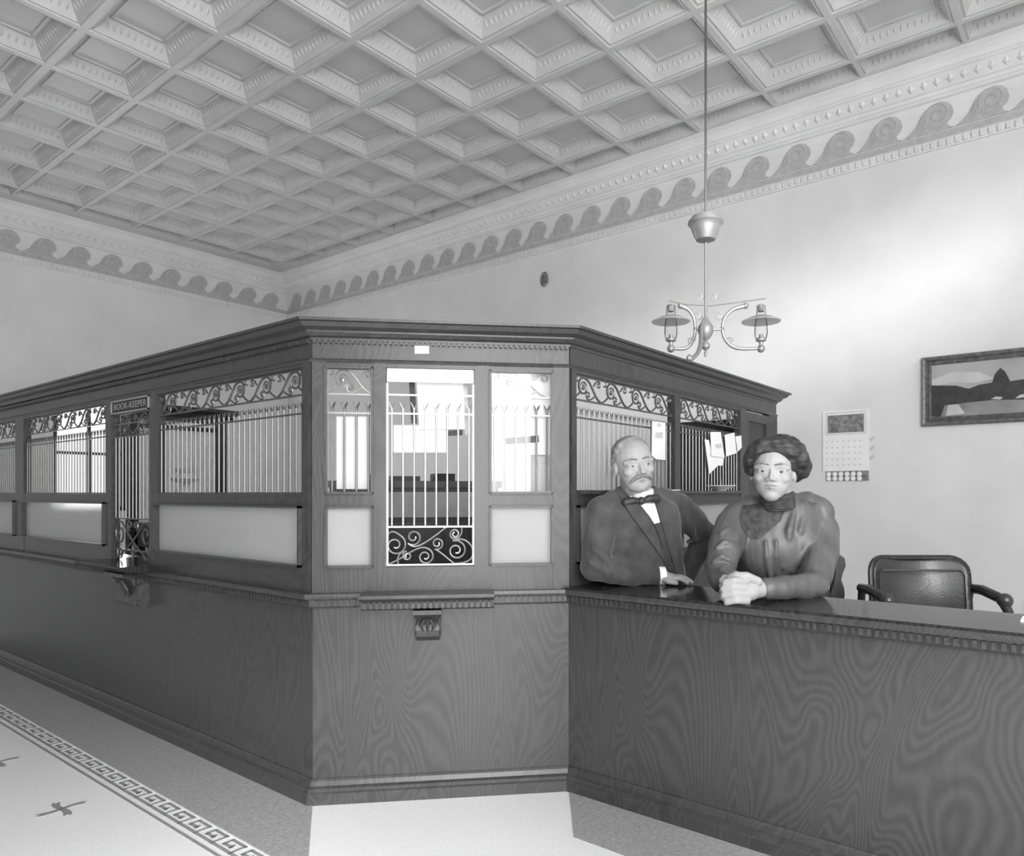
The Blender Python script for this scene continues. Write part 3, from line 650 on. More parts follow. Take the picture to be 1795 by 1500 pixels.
# roll-top desk behind the wicket
rd = empty('roll_top_desk', (4.35, 4.95, 0), radians(-40)); tag(rd, 'dark high roll-top desk seen through the open wicket', 'desk')
b = MB(); b.box(-.75, .75, -.35, .35, .85, .92); b.build('desk_top', M_oakdark, rd)
for x in (-.52, .52):
    b = MB(); b.box(x-.22, x+.22, -.32, .32, .05, .85); pd = b.build('pedestal', M_oakdark, rd)
    for k in range(3):
        b = MB(); b.box(x-.19, x+.19, -.34, -.32, .12+k*.24, .32+k*.24); dw = b.build('drawer', M_oak, rd); b = MB(); b.ball((x, -.355, .22+k*.24), .018, 8, 6); b.build('knob', M_brass, dw, True)
b = MB(); b.box(-.75, .75, .0, .35, .92, 1.60); b.build('pigeonhole_case', M_oakdark, rd)
b = MB(); b.box(-.78, .78, -.04, .37, 1.60, 1.66); b.build('top_board', M_oak, rd)
for k in range(6): b = MB(); b.box(-.74+k*.25, -.53+k*.25, -.012, .0, 1.02, 1.28); b.build('pigeonhole_door', M_oak, rd)
b = MB(); b.box(-.74, .74, -.02, 0, 1.33, 1.56); b.build('tambour', M_greypaper, rd)
for k, (x, h_, t_) in enumerate([(-.45, .06, .20), (-.1, .045, .26), (.25, .07, .18)]):
    c_ = cos(radians(-40)); s_ = sin(radians(-40))
    b = MB(); b.box(-t_/2, t_/2, -.10, .10, .004, h_-.004); b.box(-t_/2-.005, t_/2+.005, -.105, .105, 0, .005); b.box(-t_/2-.005, t_/2+.005, -.105, .105, h_-.005, h_); b.box(-t_/2-.005, -t_/2, -.105, .105, 0, h_)
    o = b.build('ledger', [M_print, M_oakdark, M_black][k], None, loc=(4.35+x*c_-.15*s_, 4.95+x*s_+.15*c_, 1.66)); o.rotation_euler = (0, 0, radians(-40)+.1*k)
    tag(o, ['grey ledger lying at the left on the roll-top desk', 'thin brown ledger lying in the middle of the roll-top desk', 'thick black ledger lying at the right on the roll-top desk'][k], 'book', 'ledgers on the roll-top desk')
cbn = empty('tall_cabinet', (6.57, 3.0, 0)); tag(cbn, 'tall dark cabinet against the right wall behind the barred screen', 'cabinet')
b = MB(); b.box(-.28, .28, -.40, .36, 0, 2.14); b.build('body', M_oakdark, cbn)
b = MB(); b.box(-.33, .29, -.43, .39, 2.14, 2.24); b.build('top', M_oakdark, cbn)
for y0, y1 in ((-.38, -.02), (0.0, .34)): b = MB(); b.box(-.295, -.28, y0, y1, .1, 2.08); dd = b.build('door', M_oak, cbn); b = MB(); b.ball((-.31, (-.06 if y0 < -.1 else .04), 1.1), .018, 8, 6); b.build('knob', M_brass, dd, True)

# ------------------------------------------------------------------ wall things
u, z = PWR.uz(955, 490); ro = empty('wall_rosette', PWR.at(u, 0, z-.09), -pi/2); tag(ro, 'small dark oval boss high on the right wall under the cornice', 'wall fitting')
b = MB(); b.ball((0, -.012, .09), (.062, .022, .095), 18, 10); b.build('plate', M_print, ro, True)
b = MB(); b.ball((.01, -.035, .085), (.030, .022, .05), 14, 8); b.build('boss', M_gold, ro, True)
u0, z1 = PWR.uz(1443, 722); u1, _ = PWR.uz(1524, 720); _, z0 = PWR.uz(1443, 826); _, zz = PWR.uz(1450, 843)
cw = u1-u0; ch = z1-z0; cal = empty('wall_calendar', PWR.at(u0, 0, zz), -pi/2); tag(cal, 'white wall calendar with a grey picture on top and a fringe of tabs below', 'calendar')
dz = z0-zz
b = MB(); b.box(0, cw, -.012, -.002, dz, dz+ch); b.build('card', M_paper, cal)
b = MB(); b.box(.045*1, cw-.045, -.0135, -.012, dz+ch*.635, dz+ch*.93); pc = b.build('picture', M_print, cal)
b = MB()
for i0 in (.022, .034):
    x0, x1_, y0, y1 = i0, cw-i0, dz+ch*.59+i0*.4, dz+ch-i0*.6
    for a, c, d, e in [(x0, x1_, y0, y0+.004), (x0, x1_, y1-.004, y1), (x0, x0+.004, y0, y1), (x1_-.004, x1_, y0, y1)]: b.box(a, c, -.0132, -.0118, d, e)
tag(b.build('printed_border', M_greypaper, cal), kind='stuff')
b = MB()
for r in range(5):
    for k in range(7): b.box(.03+k*.05, .045+k*.05, -.0128, -.0118, dz+.05+r*.055, dz+.062+r*.055)
tag(b.build('printed_dates', mat('faint_print', .6, .8, .2), cal), kind='stuff')
b = MB(); b.box(.03, cw-.005, -.010, -.002, 0.0, dz); b.build('tab_backing', M_print, cal)
tabm = MB(); tabm.lathe([(.022, 0), (.022, .004), (.014, .006)], 10, Matrix.Rotation(pi/2, 4, 'X')); tme = tabm.mesh('tab', M_paper)
for r in range(2):
    for k in range(6): link('tab', tme, cal, (.055+k*.055, -.0102, .022+r*.042))
for k in range(3): b = MB(); b.prism([(cw, dz+ch*.52-k*.085), (cw+.05, dz+ch*.56-k*.085), (cw+.035, dz+ch*.50-k*.085), (cw, dz+ch*.46-k*.085)], -.006, -.004); b.build('loose_corner', M_greypaper, cal)
u0, z1 = PWR.uz(1617, 628); _, z0 = PWR.uz(1617, 748); pw, ph = 1.0, z1-z0
pic = empty('framed_picture', PWR.at(u0, 0, z0), -pi/2); tag(pic, 'dark framed landscape painting of trees by water on the right wall', 'picture')
fw_ = .075
fp = [(0, 0), (.03, 0), (.055, .012), (.05, .03), (.03, .045), (.035, .06), (.022, fw_), (0, fw_)]    # (out, inward)
def fbar(x0, z0_, x1, z1_, name='frame_side'):
    d = Vector((x1-x0, 0, z1_-z0_)); L_ = d.length; d.normalize(); inn = Vector((-d.z, 0, d.x))
    b = MB(); n = len(fp)
    vs = [Vector((x0, 0, z0_))+d*i+inn*i+Vector((0, -o_, 0)) for o_, i in fp]+[Vector((x0, 0, z0_))+d*(L_-i)+inn*i+Vector((0, -o_, 0)) for o_, i in fp]
    b.add(vs, [list(range(n)), list(range(2*n-1, n-1, -1))]+[(i, i+n, (i+1) % n+n, (i+1) % n) for i in range(n)]); b.build(name, M_gold, pic)
fbar(0, 0, pw, 0); fbar(pw, 0, pw, ph); fbar(pw, ph, 0, ph); fbar(0, ph, 0, 0)
cv = MB(); M_p = [mat('paint_sky', .38, .4, noise_amt=.25, nscale=2.5), mat('paint_trees', .035, .4, noise_amt=.4, nscale=14), mat('paint_water', .22, .4, noise_amt=.3, nscale=5), mat('paint_cloud', .52, .4, noise_amt=.15, nscale=6)]
iw, ih = pw-2*fw_, ph-2*fw_
def pl(poly, mi, d):
    cv.mi = mi; cv.prism([(fw_+x*iw, fw_+zz_*ih) for x, zz_ in poly], -.016-d, -.010)
pl([(0, 0), (1, 0), (1, 1), (0, 1)], 0, 0); pl([(0, 0), (1, 0), (1, .34), (0, .30)], 2, .0006)
pl([(0, .72), (.18, .84), (.42, .80), (.55, .66), (.40, .60), (.2, .64), (0, .60)], 3, .0005)
pl([(0, .02), (.08, .0), (.12, .22), (.3, .24), (.55, .26), (1, .20), (1, .62), (.8, .60), (.68, .58), (.64, .76), (.60, .84), (.555, .74), (.53, .58), (.42, .56), (.33, .50), (.22, .58), (.1, .60), (0, .62)], 1, .0011)
pl([(.52, .28), (.60, .26), (.62, .30), (.56, .32)], 3, .0016); pl([(.72, .26), (.95, .29), (.9, .35), (.76, .32)], 3, .0016); pl([(.13, .02), (.30, .04), (.24, .22), (.15, .22)], 3, .0009)
cv.build('canvas', M_p, pic)

# ------------------------------------------------------------------ chandelier
DC = 4.6; kc = DC/FPX; base = pt(1237, HY, DC)
ch_ = empty('gas_chandelier', (base.x, base.y, 0), cam_o.rotation_euler.z); tag(ch_, 'gas chandelier with curled brass arms hanging on a long rod from the ceiling', 'chandelier')
def cp(px, py, dy=0): D_ = DC+dy; return ((px-CX)/FPX*D_-(1237-CX)*kc, dy, CAMH-(py-HY)/FPX*D_)
b = MB(); b.tube([(0, 0, ZC+.05), cp(1237, 570)], .0075, 8); b.build('rod', M_iron, ch_, True)
zt_, zb_ = cp(0, 379)[2], cp(0, 424)[2]
b = MB(); b.lathe([(.02, zb_), (.062, zb_+.012), (.080, zb_+.05), (.092, zb_+.085), (.095, zb_+.10), (.115, zb_+.118), (.112, zb_+.135), (.095, zb_+.140), (.090, zt_-.004), (.05, zt_+.008), (.012, zt_+.012)], 24); b.build('ceiling_bowl', M_lampbrass, ch_, True)
b = MB(); zc0 = cp(0, 596)[2]
b.lathe([(.008, cp(0, 625)[2]), (.012, cp(0, 618)[2]), (.006, cp(0, 615)[2]), (.028, cp(0, 609)[2]), (.028, cp(0, 604)[2]), (.010, cp(0, 597)[2]), (.030, cp(0, 592)[2]), (.050, cp(0, 582)[2]), (.048, cp(0, 572)[2]), (.026, cp(0, 564)[2]), (.012, cp(0, 556)[2])], 16); b.build('vase_body', M_lampbrass, ch_, True)
for pts, rr in (([(1237, 535), (1205, 534), (1173, 527)], .005), ([(1237, 537), (1285, 531), (1342, 523)], .005)): b = MB(); b.tube([cp(*p) for p in pts], rr, 6); b.build('gas_tube', M_lampbrass, ch_, True)
def chaikin(pts, k=2):
    for _ in range(k):
        q = [pts[0]]
        for a, b in zip(pts, pts[1:]): q.append(tuple(.75*x+.25*y for x, y in zip(a, b))); q.append(tuple(.25*x+.75*y for x, y in zip(a, b)))
        pts = q+[pts[-1]]
    return pts
def curl_arm(sx, end, name='arm'):
    s_ = 1 if sx > 0 else -1; e = abs(end-1237)
    P = [(s_*e*.72, 536), (s_*e*.50, 541), (s_*e*.36, 553), (s_*e*.30, 568), (s_*e*.30, 584), (s_*e*.38, 600), (s_*e*.52, 610), (s_*e*.75, 612), (s_*e, 610)]
    b = MB(); ck = chaikin([cp(1237+x, y_)+(r_,) for (x, y_), r_ in zip(P, [.016, .013, .011, .010, .010, .011, .012, .011, .010])]); b.tube([c_[:3] for c_ in ck], [c_[3] for c_ in ck], 8); b.ball(cp(1237+s_*e*.72, 536), .02, 10, 7); b.ball(cp(1237+s_*e, 611), .026, 10, 7); b.ball(cp(1237+s_*e*.30, 576), .014, 8, 6)
    b.tube([cp(1237+s_*8, 577), cp(1237+s_*e*.30, 577)], .009, 8)
    a = b.build(name, M_lampbrass, ch_, True)
    f = MB()
    for (cx_, cy_, r_, t_) in ((s_*e*.24, 553, 9, 1.6), (s_*e*.42, 598, 7, -1.5), (s_*e*.16, 520, 8, 1.4)):
        f.tube([cp(1237+cx_+(r_*(1-i/26*.85))*cos(i*.38*s_*t_/1.5), cy_+(r_*(1-i/26*.85))*sin(i*.38*t_/1.5)) for i in range(24)], .0032, 5)
    f.build('filigree', M_lampbrass, a, True)
    x = (end-1237)*kc; zl = cp(0, 610)[2]
    def lz(py): return cp(0, py)[2]
    bb = MB(); bb.lathe([(.012, lz(610)), (.014, lz(600)), (.034, lz(597)), (.034, lz(594)), (.016, lz(592)), (.013, lz(586))], 12, Matrix.Translation((x, 0, 0))); bb.build('burner', M_lampbrass, a, True)
    g = MB(); g.lathe([(.034, lz(594)), (.042, lz(585)), (.040, lz(570)), (.030, lz(552)), (.028, lz(536)), (.026, lz(536)), (.028, lz(552)), (.038, lz(570)), (.040, lz(585)), (.032, lz(593))], 16, Matrix.Translation((x, 0, 0))); g.build('glass_chimney', M_chimney, a, True)
    d = MB(); d.lathe([(.036, lz(553)), (.07, lz(556)), (.125, lz(563)), (.122, lz(564.5)), (.07, lz(558)), (.034, lz(555))], 22, Matrix.Translation((x, 0, 0))); d.build('glass_shade', M_frost, a, True)
    t = MB(); t.lathe([(.020, lz(546)), (.022, lz(536)), (.020, lz(534)), (.006, lz(534))], 12, Matrix.Translation((x, 0, 0))); t.build('smoke_cap', M_print, a, True)
    return a
curl_arm(-1, 1176); curl_arm(1, 1334)
b = MB(); P = [(1233, 560, -.02), (1229, 578, -.06), (1229, 598, -.14), (1226, 614, -.22), (1219, 624, -.28), (1211, 630, -.33), (1206, 627, -.35), (1209, 622, -.34)]
ck = chaikin([cp(*p)+(r_,) for p, r_ in zip(P, [.010, .013, .014, .014, .013, .015, .014, .008])]); b.tube([c_[:3] for c_ in ck], [c_[3] for c_ in ck], 8); b.ball(cp(1209, 628, -.34), .02, 10, 7); b.build('arm', M_lampbrass, ch_, True)

def fuse(mb, name, m, parent, voxel=.006, smooth=4, root=None):
    me = bpy.data.meshes.new(name); me.from_pydata([tuple(v*S) for v in mb.v], [], mb.f)
    o = bpy.data.objects.new(name+'_tmp', me); col.objects.link(o)
    r = o.modifiers.new('r', 'REMESH'); r.mode = 'VOXEL'; r.voxel_size = voxel*S; r.use_smooth_shade = True
    if smooth: q = o.modifiers.new('s', 'SMOOTH'); q.factor = .5; q.iterations = smooth
    dg = bpy.context.evaluated_depsgraph_get(); dg.update()
    out_ = bpy.data.meshes.new_from_object(o.evaluated_get(dg)); bpy.data.objects.remove(o)
    out_.name = name; out_.materials.clear(); out_.materials.append(m)
    for p in out_.polygons: p.use_smooth = True
    return link(name, out_, parent)
# ------------------------------------------------------------------ chairs behind the counter
DL = 4.26; kl = DL/FPX; bl = pt(1606, HY, DL)
lc = empty('leather_armchair', (bl.x, bl.y, 0), cam_o.rotation_euler.z); tag(lc, 'padded black leather office armchair behind the counter on the right', 'chair')
def lp_(px, py, dy=0): return ((px-1606)*kl, dy, CAMH-(py-HY)*kl)
def rrect(x0, x1, z0, z1, r, n=5):
    out_ = []
    for cx_, cz_, a0 in ((x1-r, z1-r, 0), (x0+r, z1-r, pi/2), (x0+r, z0+r, pi), (x1-r, z0+r, 1.5*pi)):
        for i in range(n+1): a = a0+pi/2*i/n; out_.append((cx_+r*cos(a), cz_+r*sin(a)))
    return out_
zt = lp_(0, 979)[2]; xl, xr = lp_(1526, 0)[0], lp_(1692, 0)[0]
def back_y(x, z): return -.10*((x/.29)**2)+.10*(z-.95)+.06
def pad(x0, x1, z0, z1, r, th, puff, name, m_):
    b = MB(); lp0 = rrect(x0, x1, z0, z1, r); loop = []
    for p, q_ in zip(lp0, lp0[1:]+lp0[:1]):
        m_n = max(1, int(math.hypot(q_[0]-p[0], q_[1]-p[1])/.03))
        loop += [(p[0]+(q_[0]-p[0])*i/m_n, p[1]+(q_[1]-p[1])*i/m_n) for i in range(m_n)]
    n = len(loop); cx_, cz_ = (x0+x1)/2, (z0+z1)/2; vs = []; fs = []
    ks = [1, .97, .92, .85, .75, .62, .48, .33, .18, .05]
    for sgn in (-1, 1):
        for k in ks:
            for (x, z) in loop:
                xx, zz_ = cx_+(x-cx_)*k, cz_+(z-cz_)*k; bulge = puff*max(0, 1-((xx-cx_)/((x1-x0)/2))**2)*max(0, 1-((zz_-cz_)/((z1-z0)/2))**2)
                vs.append((xx, back_y(xx, zz_)+sgn*(th/2*(0.3 if k == 1 else 1)+bulge), zz_))
    q = len(ks)
    for s_ in range(2):
        for j in range(q-1):
            for i in range(n): a0 = (s_*q+j)*n; fs.append((a0+i, a0+(i+1) % n, a0+n+(i+1) % n, a0+n+i))
        fs.append([(s_*q+q-1)*n+i for i in range(n)])
    for i in range(n): fs.append((i, (i+1) % n, q*n+(i+1) % n, q*n+i))
    b.add(vs, fs); return fuse(b, name, m_, lc, .008, 10)
bkp = pad(xl, xr, .78, zt, .085, .05, .02, 'backrest', M_leather)
b = MB(); lo_ = rrect(xl+.03, xr-.035, .80, zt-.065, .03); b.tube([(x, back_y(x, z)-.055, z) for x, z in lo_+lo_[:1]], .006, 5, cap=False); b.build('piping', M_leather, bkp)
b = MB(); lo_ = rrect(xl-.004, xr+.004, .78, zt+.004, .085); b.tube([(x, back_y(x, z)+.01, z) for x, z in lo_+lo_[:1]], .016, 7, cap=False); b.build('back_frame', M_oakdark, bkp, True)
b = MB(); b.prism([(-.31, -.36), (.31, -.36), (.29, .10), (-.29, .10)], .50, .56, axis='z'); b.build('seat_frame', M_oakdark, lc)
b = MB(); b.ball((0, -.13, .575), (.29, .24, .06), 20, 10); b.build('seat', M_leather, lc, True)
for s_ in (-1, 1):
    b = MB(); x = s_*.325
    b.tube([(x, .02, .98), (x, -.12, .985), (x, -.30, .96), (x, -.36, .90), (x, -.33, .72), (x, -.25, .55)], [.026, .03, .03, .026, .02, .02], 8); b.tube([(x, .0, .97), (x*.97, .05, .75), (x*.93, .08, .55)], .022, 8); b.build('arm', M_oakdark, lc, True)
    b = MB(); b.ball((x, -.33, .955), .042, 12, 8); b.build('arm_scroll', M_leather, lc, True)
b = MB(); b.lathe([(.04, .18), (.05, .22), (.035, .3), (.03, .45), (.10, .50)], 12, Matrix.Translation((0, -.13, 0))); b.build('pedestal', M_oakdark, lc, True)
for k in range(4):
    a = pi/4+k*pi/2; b = MB(); b.tube([(0, -.13, .2), (.18*cos(a), -.13+.18*sin(a), .16), (.33*cos(a), -.13+.33*sin(a), .06)], [.035, .03, .022], 8); b.ball((.33*cos(a), -.13+.33*sin(a), .03), .03, 8, 6); b.build('leg', M_oakdark, lc, True)
DK = 4.42; kk = DK/FPX; bk_ = pt(1400, HY, DK)
cc = empty('carved_chair', (bk_.x, bk_.y, 0), cam_o.rotation_euler.z); tag(cc, 'dark carved wooden chair whose scrolled back post shows right of the woman', 'chair')
prof = [(1466, 974), (1472, 973), (1478, 978), (1480, 991), (1475, 1003), (1472, 1015), (1477, 1030), (1478, 1042), (1476, 1056), (1470, 1090), (1455, 1090), (1452, 1050), (1455, 1035), (1460, 1018), (1462, 997)]
for s_ in (1, -1):
    b = MB(); pl_ = [((px-1466)*kk, CAMH-(py-HY)*kk) for px, py in prof]
    b.prism([(s_*(x+.235), z) for x, z in pl_], -.022, .022); zl_ = pl_[9][1]; b.box(min(s_*.185, s_*.245), max(s_*.185, s_*.245), -.022, .022, 0, zl_+.01); b.build('back_post', M_oakdark, cc)
b = MB(); b.box(-.19, .19, -.015, .015, .85, .95); b.build('crest_rail', M_oakdark, cc)
for k in range(4): b = MB(); b.box(-.14+k*.085, -.115+k*.085, -.008, .008, .54, .85); b.build('back_slat', M_oakdark, cc)
b = MB(); b.prism([(-.22, -.03), (.22, -.03), (.20, .42), (-.20, .42)], .50, .54, axis='z'); b.build('seat', M_oakdark, cc)
for s_ in (-1, 1): b = MB(); b.tube([(s_*.17, .38, .5), (s_*.18, .40, 0)], [.022, .016], 8); b.build('leg', M_oakdark, cc)
b = MB(); b.prism([(0, 0), (.20, -.01), (.21, .10), (.02, .12)], 0, .006, axis='z'); pp = b.build('paper_sheet', M_paper, None, loc=(3.20, .24, 1.0622)); pp.rotation_euler = (0, 0, radians(-80)); tag(pp, 'white paper lying on the far right end of the counter', 'paper')

# ------------------------------------------------------------------ people
class Person:
    def __init__(s, px, D): s.D = D; s.x = (px-CX)/FPX*D; p = pt(px, HY, D); s.loc = (p.x, p.y, 0)
    def L(s, px, py, D): return Vector(((px-CX)/FPX*D-s.x, D-s.D, CAMH-(py-HY)/FPX*D))
    def cast(s, bvh, px, py, off):
        C = Vector((-s.x, -s.D, CAMH)); d = (s.L(px, py, 4)-C).normalized(); h = bvh.ray_cast(C*S, d)
        return (h[0]/S-d*off) if h[0] is not None else None
    def patch(s, o, left, right, name, m, parent, off=.006, n=10, k=6, th=.006):
        """a strip of cloth lying on the body surface between two edge lines given in the picture"""
        bvh = BVHTree.FromPolygons([v.co.copy() for v in o.data.vertices], [list(p.vertices) for p in o.data.polygons])
        def samp(pl, t):
            x = t*(len(pl)-1); i = min(int(x), len(pl)-2); f_ = x-i; return (pl[i][0]*(1-f_)+pl[i+1][0]*f_, pl[i][1]*(1-f_)+pl[i+1][1]*f_)
        G = []; last = None
        for i in range(n+1):
            a, b = samp(left, i/n), samp(right, i/n); row = []
            for j in range(k+1):
                t = j/k; p = s.cast(bvh, a[0]*(1-t)+b[0]*t, a[1]*(1-t)+b[1]*t, off)
                if p is None: p = s.L(a[0]*(1-t)+b[0]*t, a[1]*(1-t)+b[1]*t, s.D-.2)
                row.append(p); last = p
            G.append(row)
        mb = MB(); vs = [p for r in G for p in r]; N = len(vs); C = Vector((-s.x, -s.D, CAMH)); vs2 = [p+(p-C).normalized()*th for p in vs]
        fs = []; W = k+1
        for i in range(n):
            for j in range(k): q = (i*W+j, i*W+j+1, (i+1)*W+j+1, (i+1)*W+j); fs.append(q); fs.append(tuple(N+x for x in reversed(q)))
        edge = [j for j in range(W)]+[i*W+k for i in range(1, n+1)]+[n*W+j for j in range(k-1, -1, -1)]+[i*W for i in range(n-1, 0, -1)]
        for i in range(len(edge)): a, b = edge[i], edge[(i+1) % len(edge)]; fs.append((a, N+a, N+b, b))
        mb.add(vs+vs2, fs); return mb.build(name, m, parent, True)
def head(mb, c, H, yaw, roll, pitch=0, male=True):
    R = Matrix.Rotation(radians(roll), 3, 'Y') @ Matrix.Rotation(radians(yaw), 3, 'Z') @ Matrix.Rotation(radians(pitch), 3, 'X')
    T = lambda x, y, z: Vector(c)+R @ (Vector((x, y, z))*H)
    E = lambda x, y, z, rx, ry, rz: mb.ball(T(x, y, z), (rx*H, ry*H, rz*H), 20, 12, R)
    E(0, .06, .13, .345, .43, .36); E(0, -.05, -.06, .315, .34, .36); E(0, -.10, -.22, .27, .27, .24)
    E(0, -.19, -.385, .15 if male else .145, .15, .115); E(0, -.12, -.30, .22, .22, .16)
    for s_ in (-1, 1):
        E(s_*.17, -.22, -.10, .12, .12, .11); E(s_*.345, .06, -.04, .035, .08, .125)
        mb.limb([T(s_*.36, .10, .05), T(s_*.38, .13, -.02), T(s_*.355, .06, -.15)], [.022*H, .025*H, .025*H], 8)
        mb.limb([T(s_*.06, -.345, .075), T(s_*.15, -.35, .095), T(s_*.25, -.27, .06)], [.045*H, .042*H, .04*H], 10)
        E(s_*.05, -.385, -.135, .042, .05, .036)
        mb.limb([T(s_*.080, -.338, .020), T(s_*.14, -.352, .030), T(s_*.205, -.318, .016)], [.021*H]*3, 8)
        mb.limb([T(s_*.080, -.336, -.026), T(s_*.14, -.344, -.038), T(s_*.205, -.314, -.024)], [.020*H]*3, 8)
    mb.limb([T(0, -.355, .08), T(0, -.40 if male else -.388, -.02), T(0, -.455 if male else -.430, -.115)], [.032*H, .036*H if male else .030*H, .046*H if male else .038*H], 10)
    mb.limb([T(-.095, -.335, -.232), T(-.03, -.368, -.222), T(.03, -.368, -.222), T(.095, -.335, -.232)], [.02*H, .028*H, .028*H, .02*H], 8)
    mb.limb([T(-.08, -.335, -.268), T(0, -.362, -.275), T(.08, -.335, -.268)], [.022*H, .030*H, .022*H], 8)
    return T, R
def face_bits(T, R, H, parent, brow=M_brow, big=1.0):
    for s_ in (-1, 1):
        b = MB(); b.ball(T(s_*.14, -.298, -.004), .058*H, 14, 10); e = b.build('eye', M_eye, parent, True)
        b = MB(); b.ball(T(s_*.14+.008, -.350, -.002), (.026*H*big, .010*H, .028*H*big), 12, 8, R); b.build('iris', M_iris, e, True)
        b = MB(); b.limb([T(s_*.06, -.374, .100), T(s_*.15, -.372, .110), T(s_*.235, -.312, .082)], [.018*H, .020*H, .011*H], 8); b.build('eyebrow', brow, parent, True)
    b = MB(); b.limb([T(-.095, -.350, -.240), T(-.03, -.383, -.232), T(.03, -.383, -.232), T(.095, -.350, -.240)], [.008*H, .016*H, .016*H, .008*H], 8); b.limb([T(-.075, -.348, -.268), T(0, -.377, -.275), T(.075, -.348, -.268)], [.008*H, .018*H, .008*H], 8); b.build('lips', M_lip, parent, True)

def push(o, fn):
    co = [v.co.copy() for v in o.data.vertices]; no = [v.normal.copy() for v in o.data.vertices]; flat = []
    for c, n_ in zip(co, no): flat.extend(c+n_*(S*fn(c/S)))
    o.data.vertices.foreach_set('co', flat); o.data.update()
def crumple(o, amp, f, stretch=(1, 1, 1), zmin=-9):
    """soft cloth folds pressed into the surface"""
    def fn(p):
        q = Vector((p.x*stretch[0], p.y*stretch[1], p.z*stretch[2])); return amp*(noise.noise(q*f)+.5*noise.noise(q*f*2.3))
    push(o, fn)
# --- the man: right forearm along the counter, left elbow out, leaning into the corner
P = Person(1172, 4.10); L = P.L
def bar_(pts): return [L(*p) for p in pts]
mb = MB(); HM = .292
T, R = head(mb, L(1111, 814, 3.74), HM, 12, -9, 5)
mb.ball(T(0, -.13, -.33), (.235*HM, .22*HM, .17*HM), 16, 10, R)
mb.limb([L(1114, 842, 3.80), L(1118, 880, 3.85)], [.078, .085])
mb.loft([(L(1120, 872, 3.86), .07, .07), (L(1122, 890, 3.86), .17, .09), (L(1125, 930, 3.89), .19, .10), (L(1145, 1005, 4.0), .18, .11), (L(1168, 1060, 4.09), .18, .12)], rot=22)
ARM_L = [(1057, 900, 3.73), (1048, 945, 3.72), (1043, 994, 3.70), (1092, 1004, 3.74), (1150, 1009, 3.79)]
ARM_R = [(1188, 894, 4.03), (1216, 915, 4.10), (1236, 938, 4.16), (1218, 975, 4.18), (1200, 1012, 4.18)]
mb.limb(bar_(ARM_L), [.065, .058, .05, .045, .034]); mb.limb(bar_(ARM_R), [.065, .058, .05, .045, .034])
for s_ in (-1, 1): hip = L(1172+s_*30, 1070, 4.10); mb.limb([hip, Vector((hip.x, .02, .50)), Vector((hip.x+s_*.01, .05, .10))], [.10, .07, .05]); mb.limb([Vector((hip.x+s_*.01, .06, .05)), Vector((hip.x+s_*.03, -.06, .035))], [.05, .035])
zc_ = 1.0635; yh = 3.79-P.D
hx = lambda px, y, z: Vector(((px-CX)/FPX*(P.D+y)-P.x, y, z))
mb.limb([hx(1150, yh, zc_+.040), hx(1166, yh, zc_+.036)], [.034, .036]); mb.ball(hx(1172, yh, zc_+.032), (.050, .050, .030), 16, 10)
for k, (ln, dy) in enumerate([(1205, -.040), (1213, -.014), (1211, .014), (1203, .038)]):
    mb.limb([hx(1180, yh+dy*.9, zc_+.032), hx(1180+(ln-1180)*.45, yh+dy, zc_+.038), hx(1180+(ln-1180)*.78, yh+dy*1.05, zc_+.026), hx(ln, yh+dy*1.05, zc_+.013)], [.0165, .0150, .0135, .0115], 10)
mb.limb([hx(1163, yh-.030, zc_+.030), hx(1172, yh-.060, zc_+.022), hx(1186, yh-.076, zc_+.016)], [.018, .0155, .012], 10)
hl = L(1200, 1015, 4.18); mb.ball(hl+Vector((-.02, 0, -.05)), (.035, .05, .06), 12, 8)
for k in range(4): mb.limb([hl+Vector((-.03, -.045+.03*k, -.07)), hl+Vector((-.05, -.045+.03*k, -.12)), hl+Vector((-.06, -.04+.03*k, -.16))], [.015, .014, .011], 8)
mb.limb([hl+Vector((-.02, -.05, -.04)), hl+Vector((-.03, -.085, -.08)), hl+Vector((-.04, -.09, -.11))], [.017, .014, .011], 8)
man = fuse(mb, 'person', M_skin, None, .0052, 2); man.location = Vector(P.loc)*S; man.rotation_euler = (0, 0, cam_o.rotation_euler.z)
tag(man, 'grey-moustached man in a dark suit and bow tie leaning on the counter', 'person', 'people behind the counter')
face_bits(T, R, HM, man)
b = MB()
for s_ in (-1, 1): b.limb([T(s_*.012, -.400, -.178), T(s_*.09, -.380, -.205), T(s_*.17, -.325, -.255), T(s_*.225, -.27, -.30)], [.030*HM, .036*HM, .030*HM, .012*HM], 10)
fuse(b, 'moustache', M_must, man, .004, 2)
b = MB()                                            # thin hair: band behind the brow and over the ears
for x, y, z, r_ in [(-.31, -.02, .20, .075), (-.28, -.07, .29, .085), (-.23, -.10, .35, .085), (-.17, -.12, .395, .08), (-.09, -.12, .43, .075), (0, -.10, .448, .07), (.08, -.08, .45, .065), (.17, -.03, .41, .065), (.23, .0, .36, .065), (.28, .04, .30, .065), (.315, .10, .20, .06), (-.34, .05, .12, .06), (.335, .16, .10, .05)]: b.ball(T(x, y+.05, z), r_*HM, 12, 8)
b.ball(T(0, .12, .17), (.36*HM, .395*HM, .36*HM), 24, 14, R)
fuse(b, 'hair', M_hairm, man, .005, 10)
mb = MB()
mb.loft([(L(1114, 852, 3.88), .075, .06), (L(1116, 864, 3.87), .095, .075), (L(1119, 874, 3.86), .145, .095), (L(1121, 886, 3.86), .215, .115), (L(1121, 905, 3.86), .243, .135), (L(1122, 945, 3.88), .243, .142), (L(1128, 1000, 3.94), .243, .150), (L(1148, 1045, 4.02), .235, .155), (L(1172, 1100, 4.10), .245, .165), (L(1172, 1140, 4.12), .25, .17)], 32, rot=22)
mb.limb(bar_(ARM_L), [.088, .085, .078, .068, .050], 16)
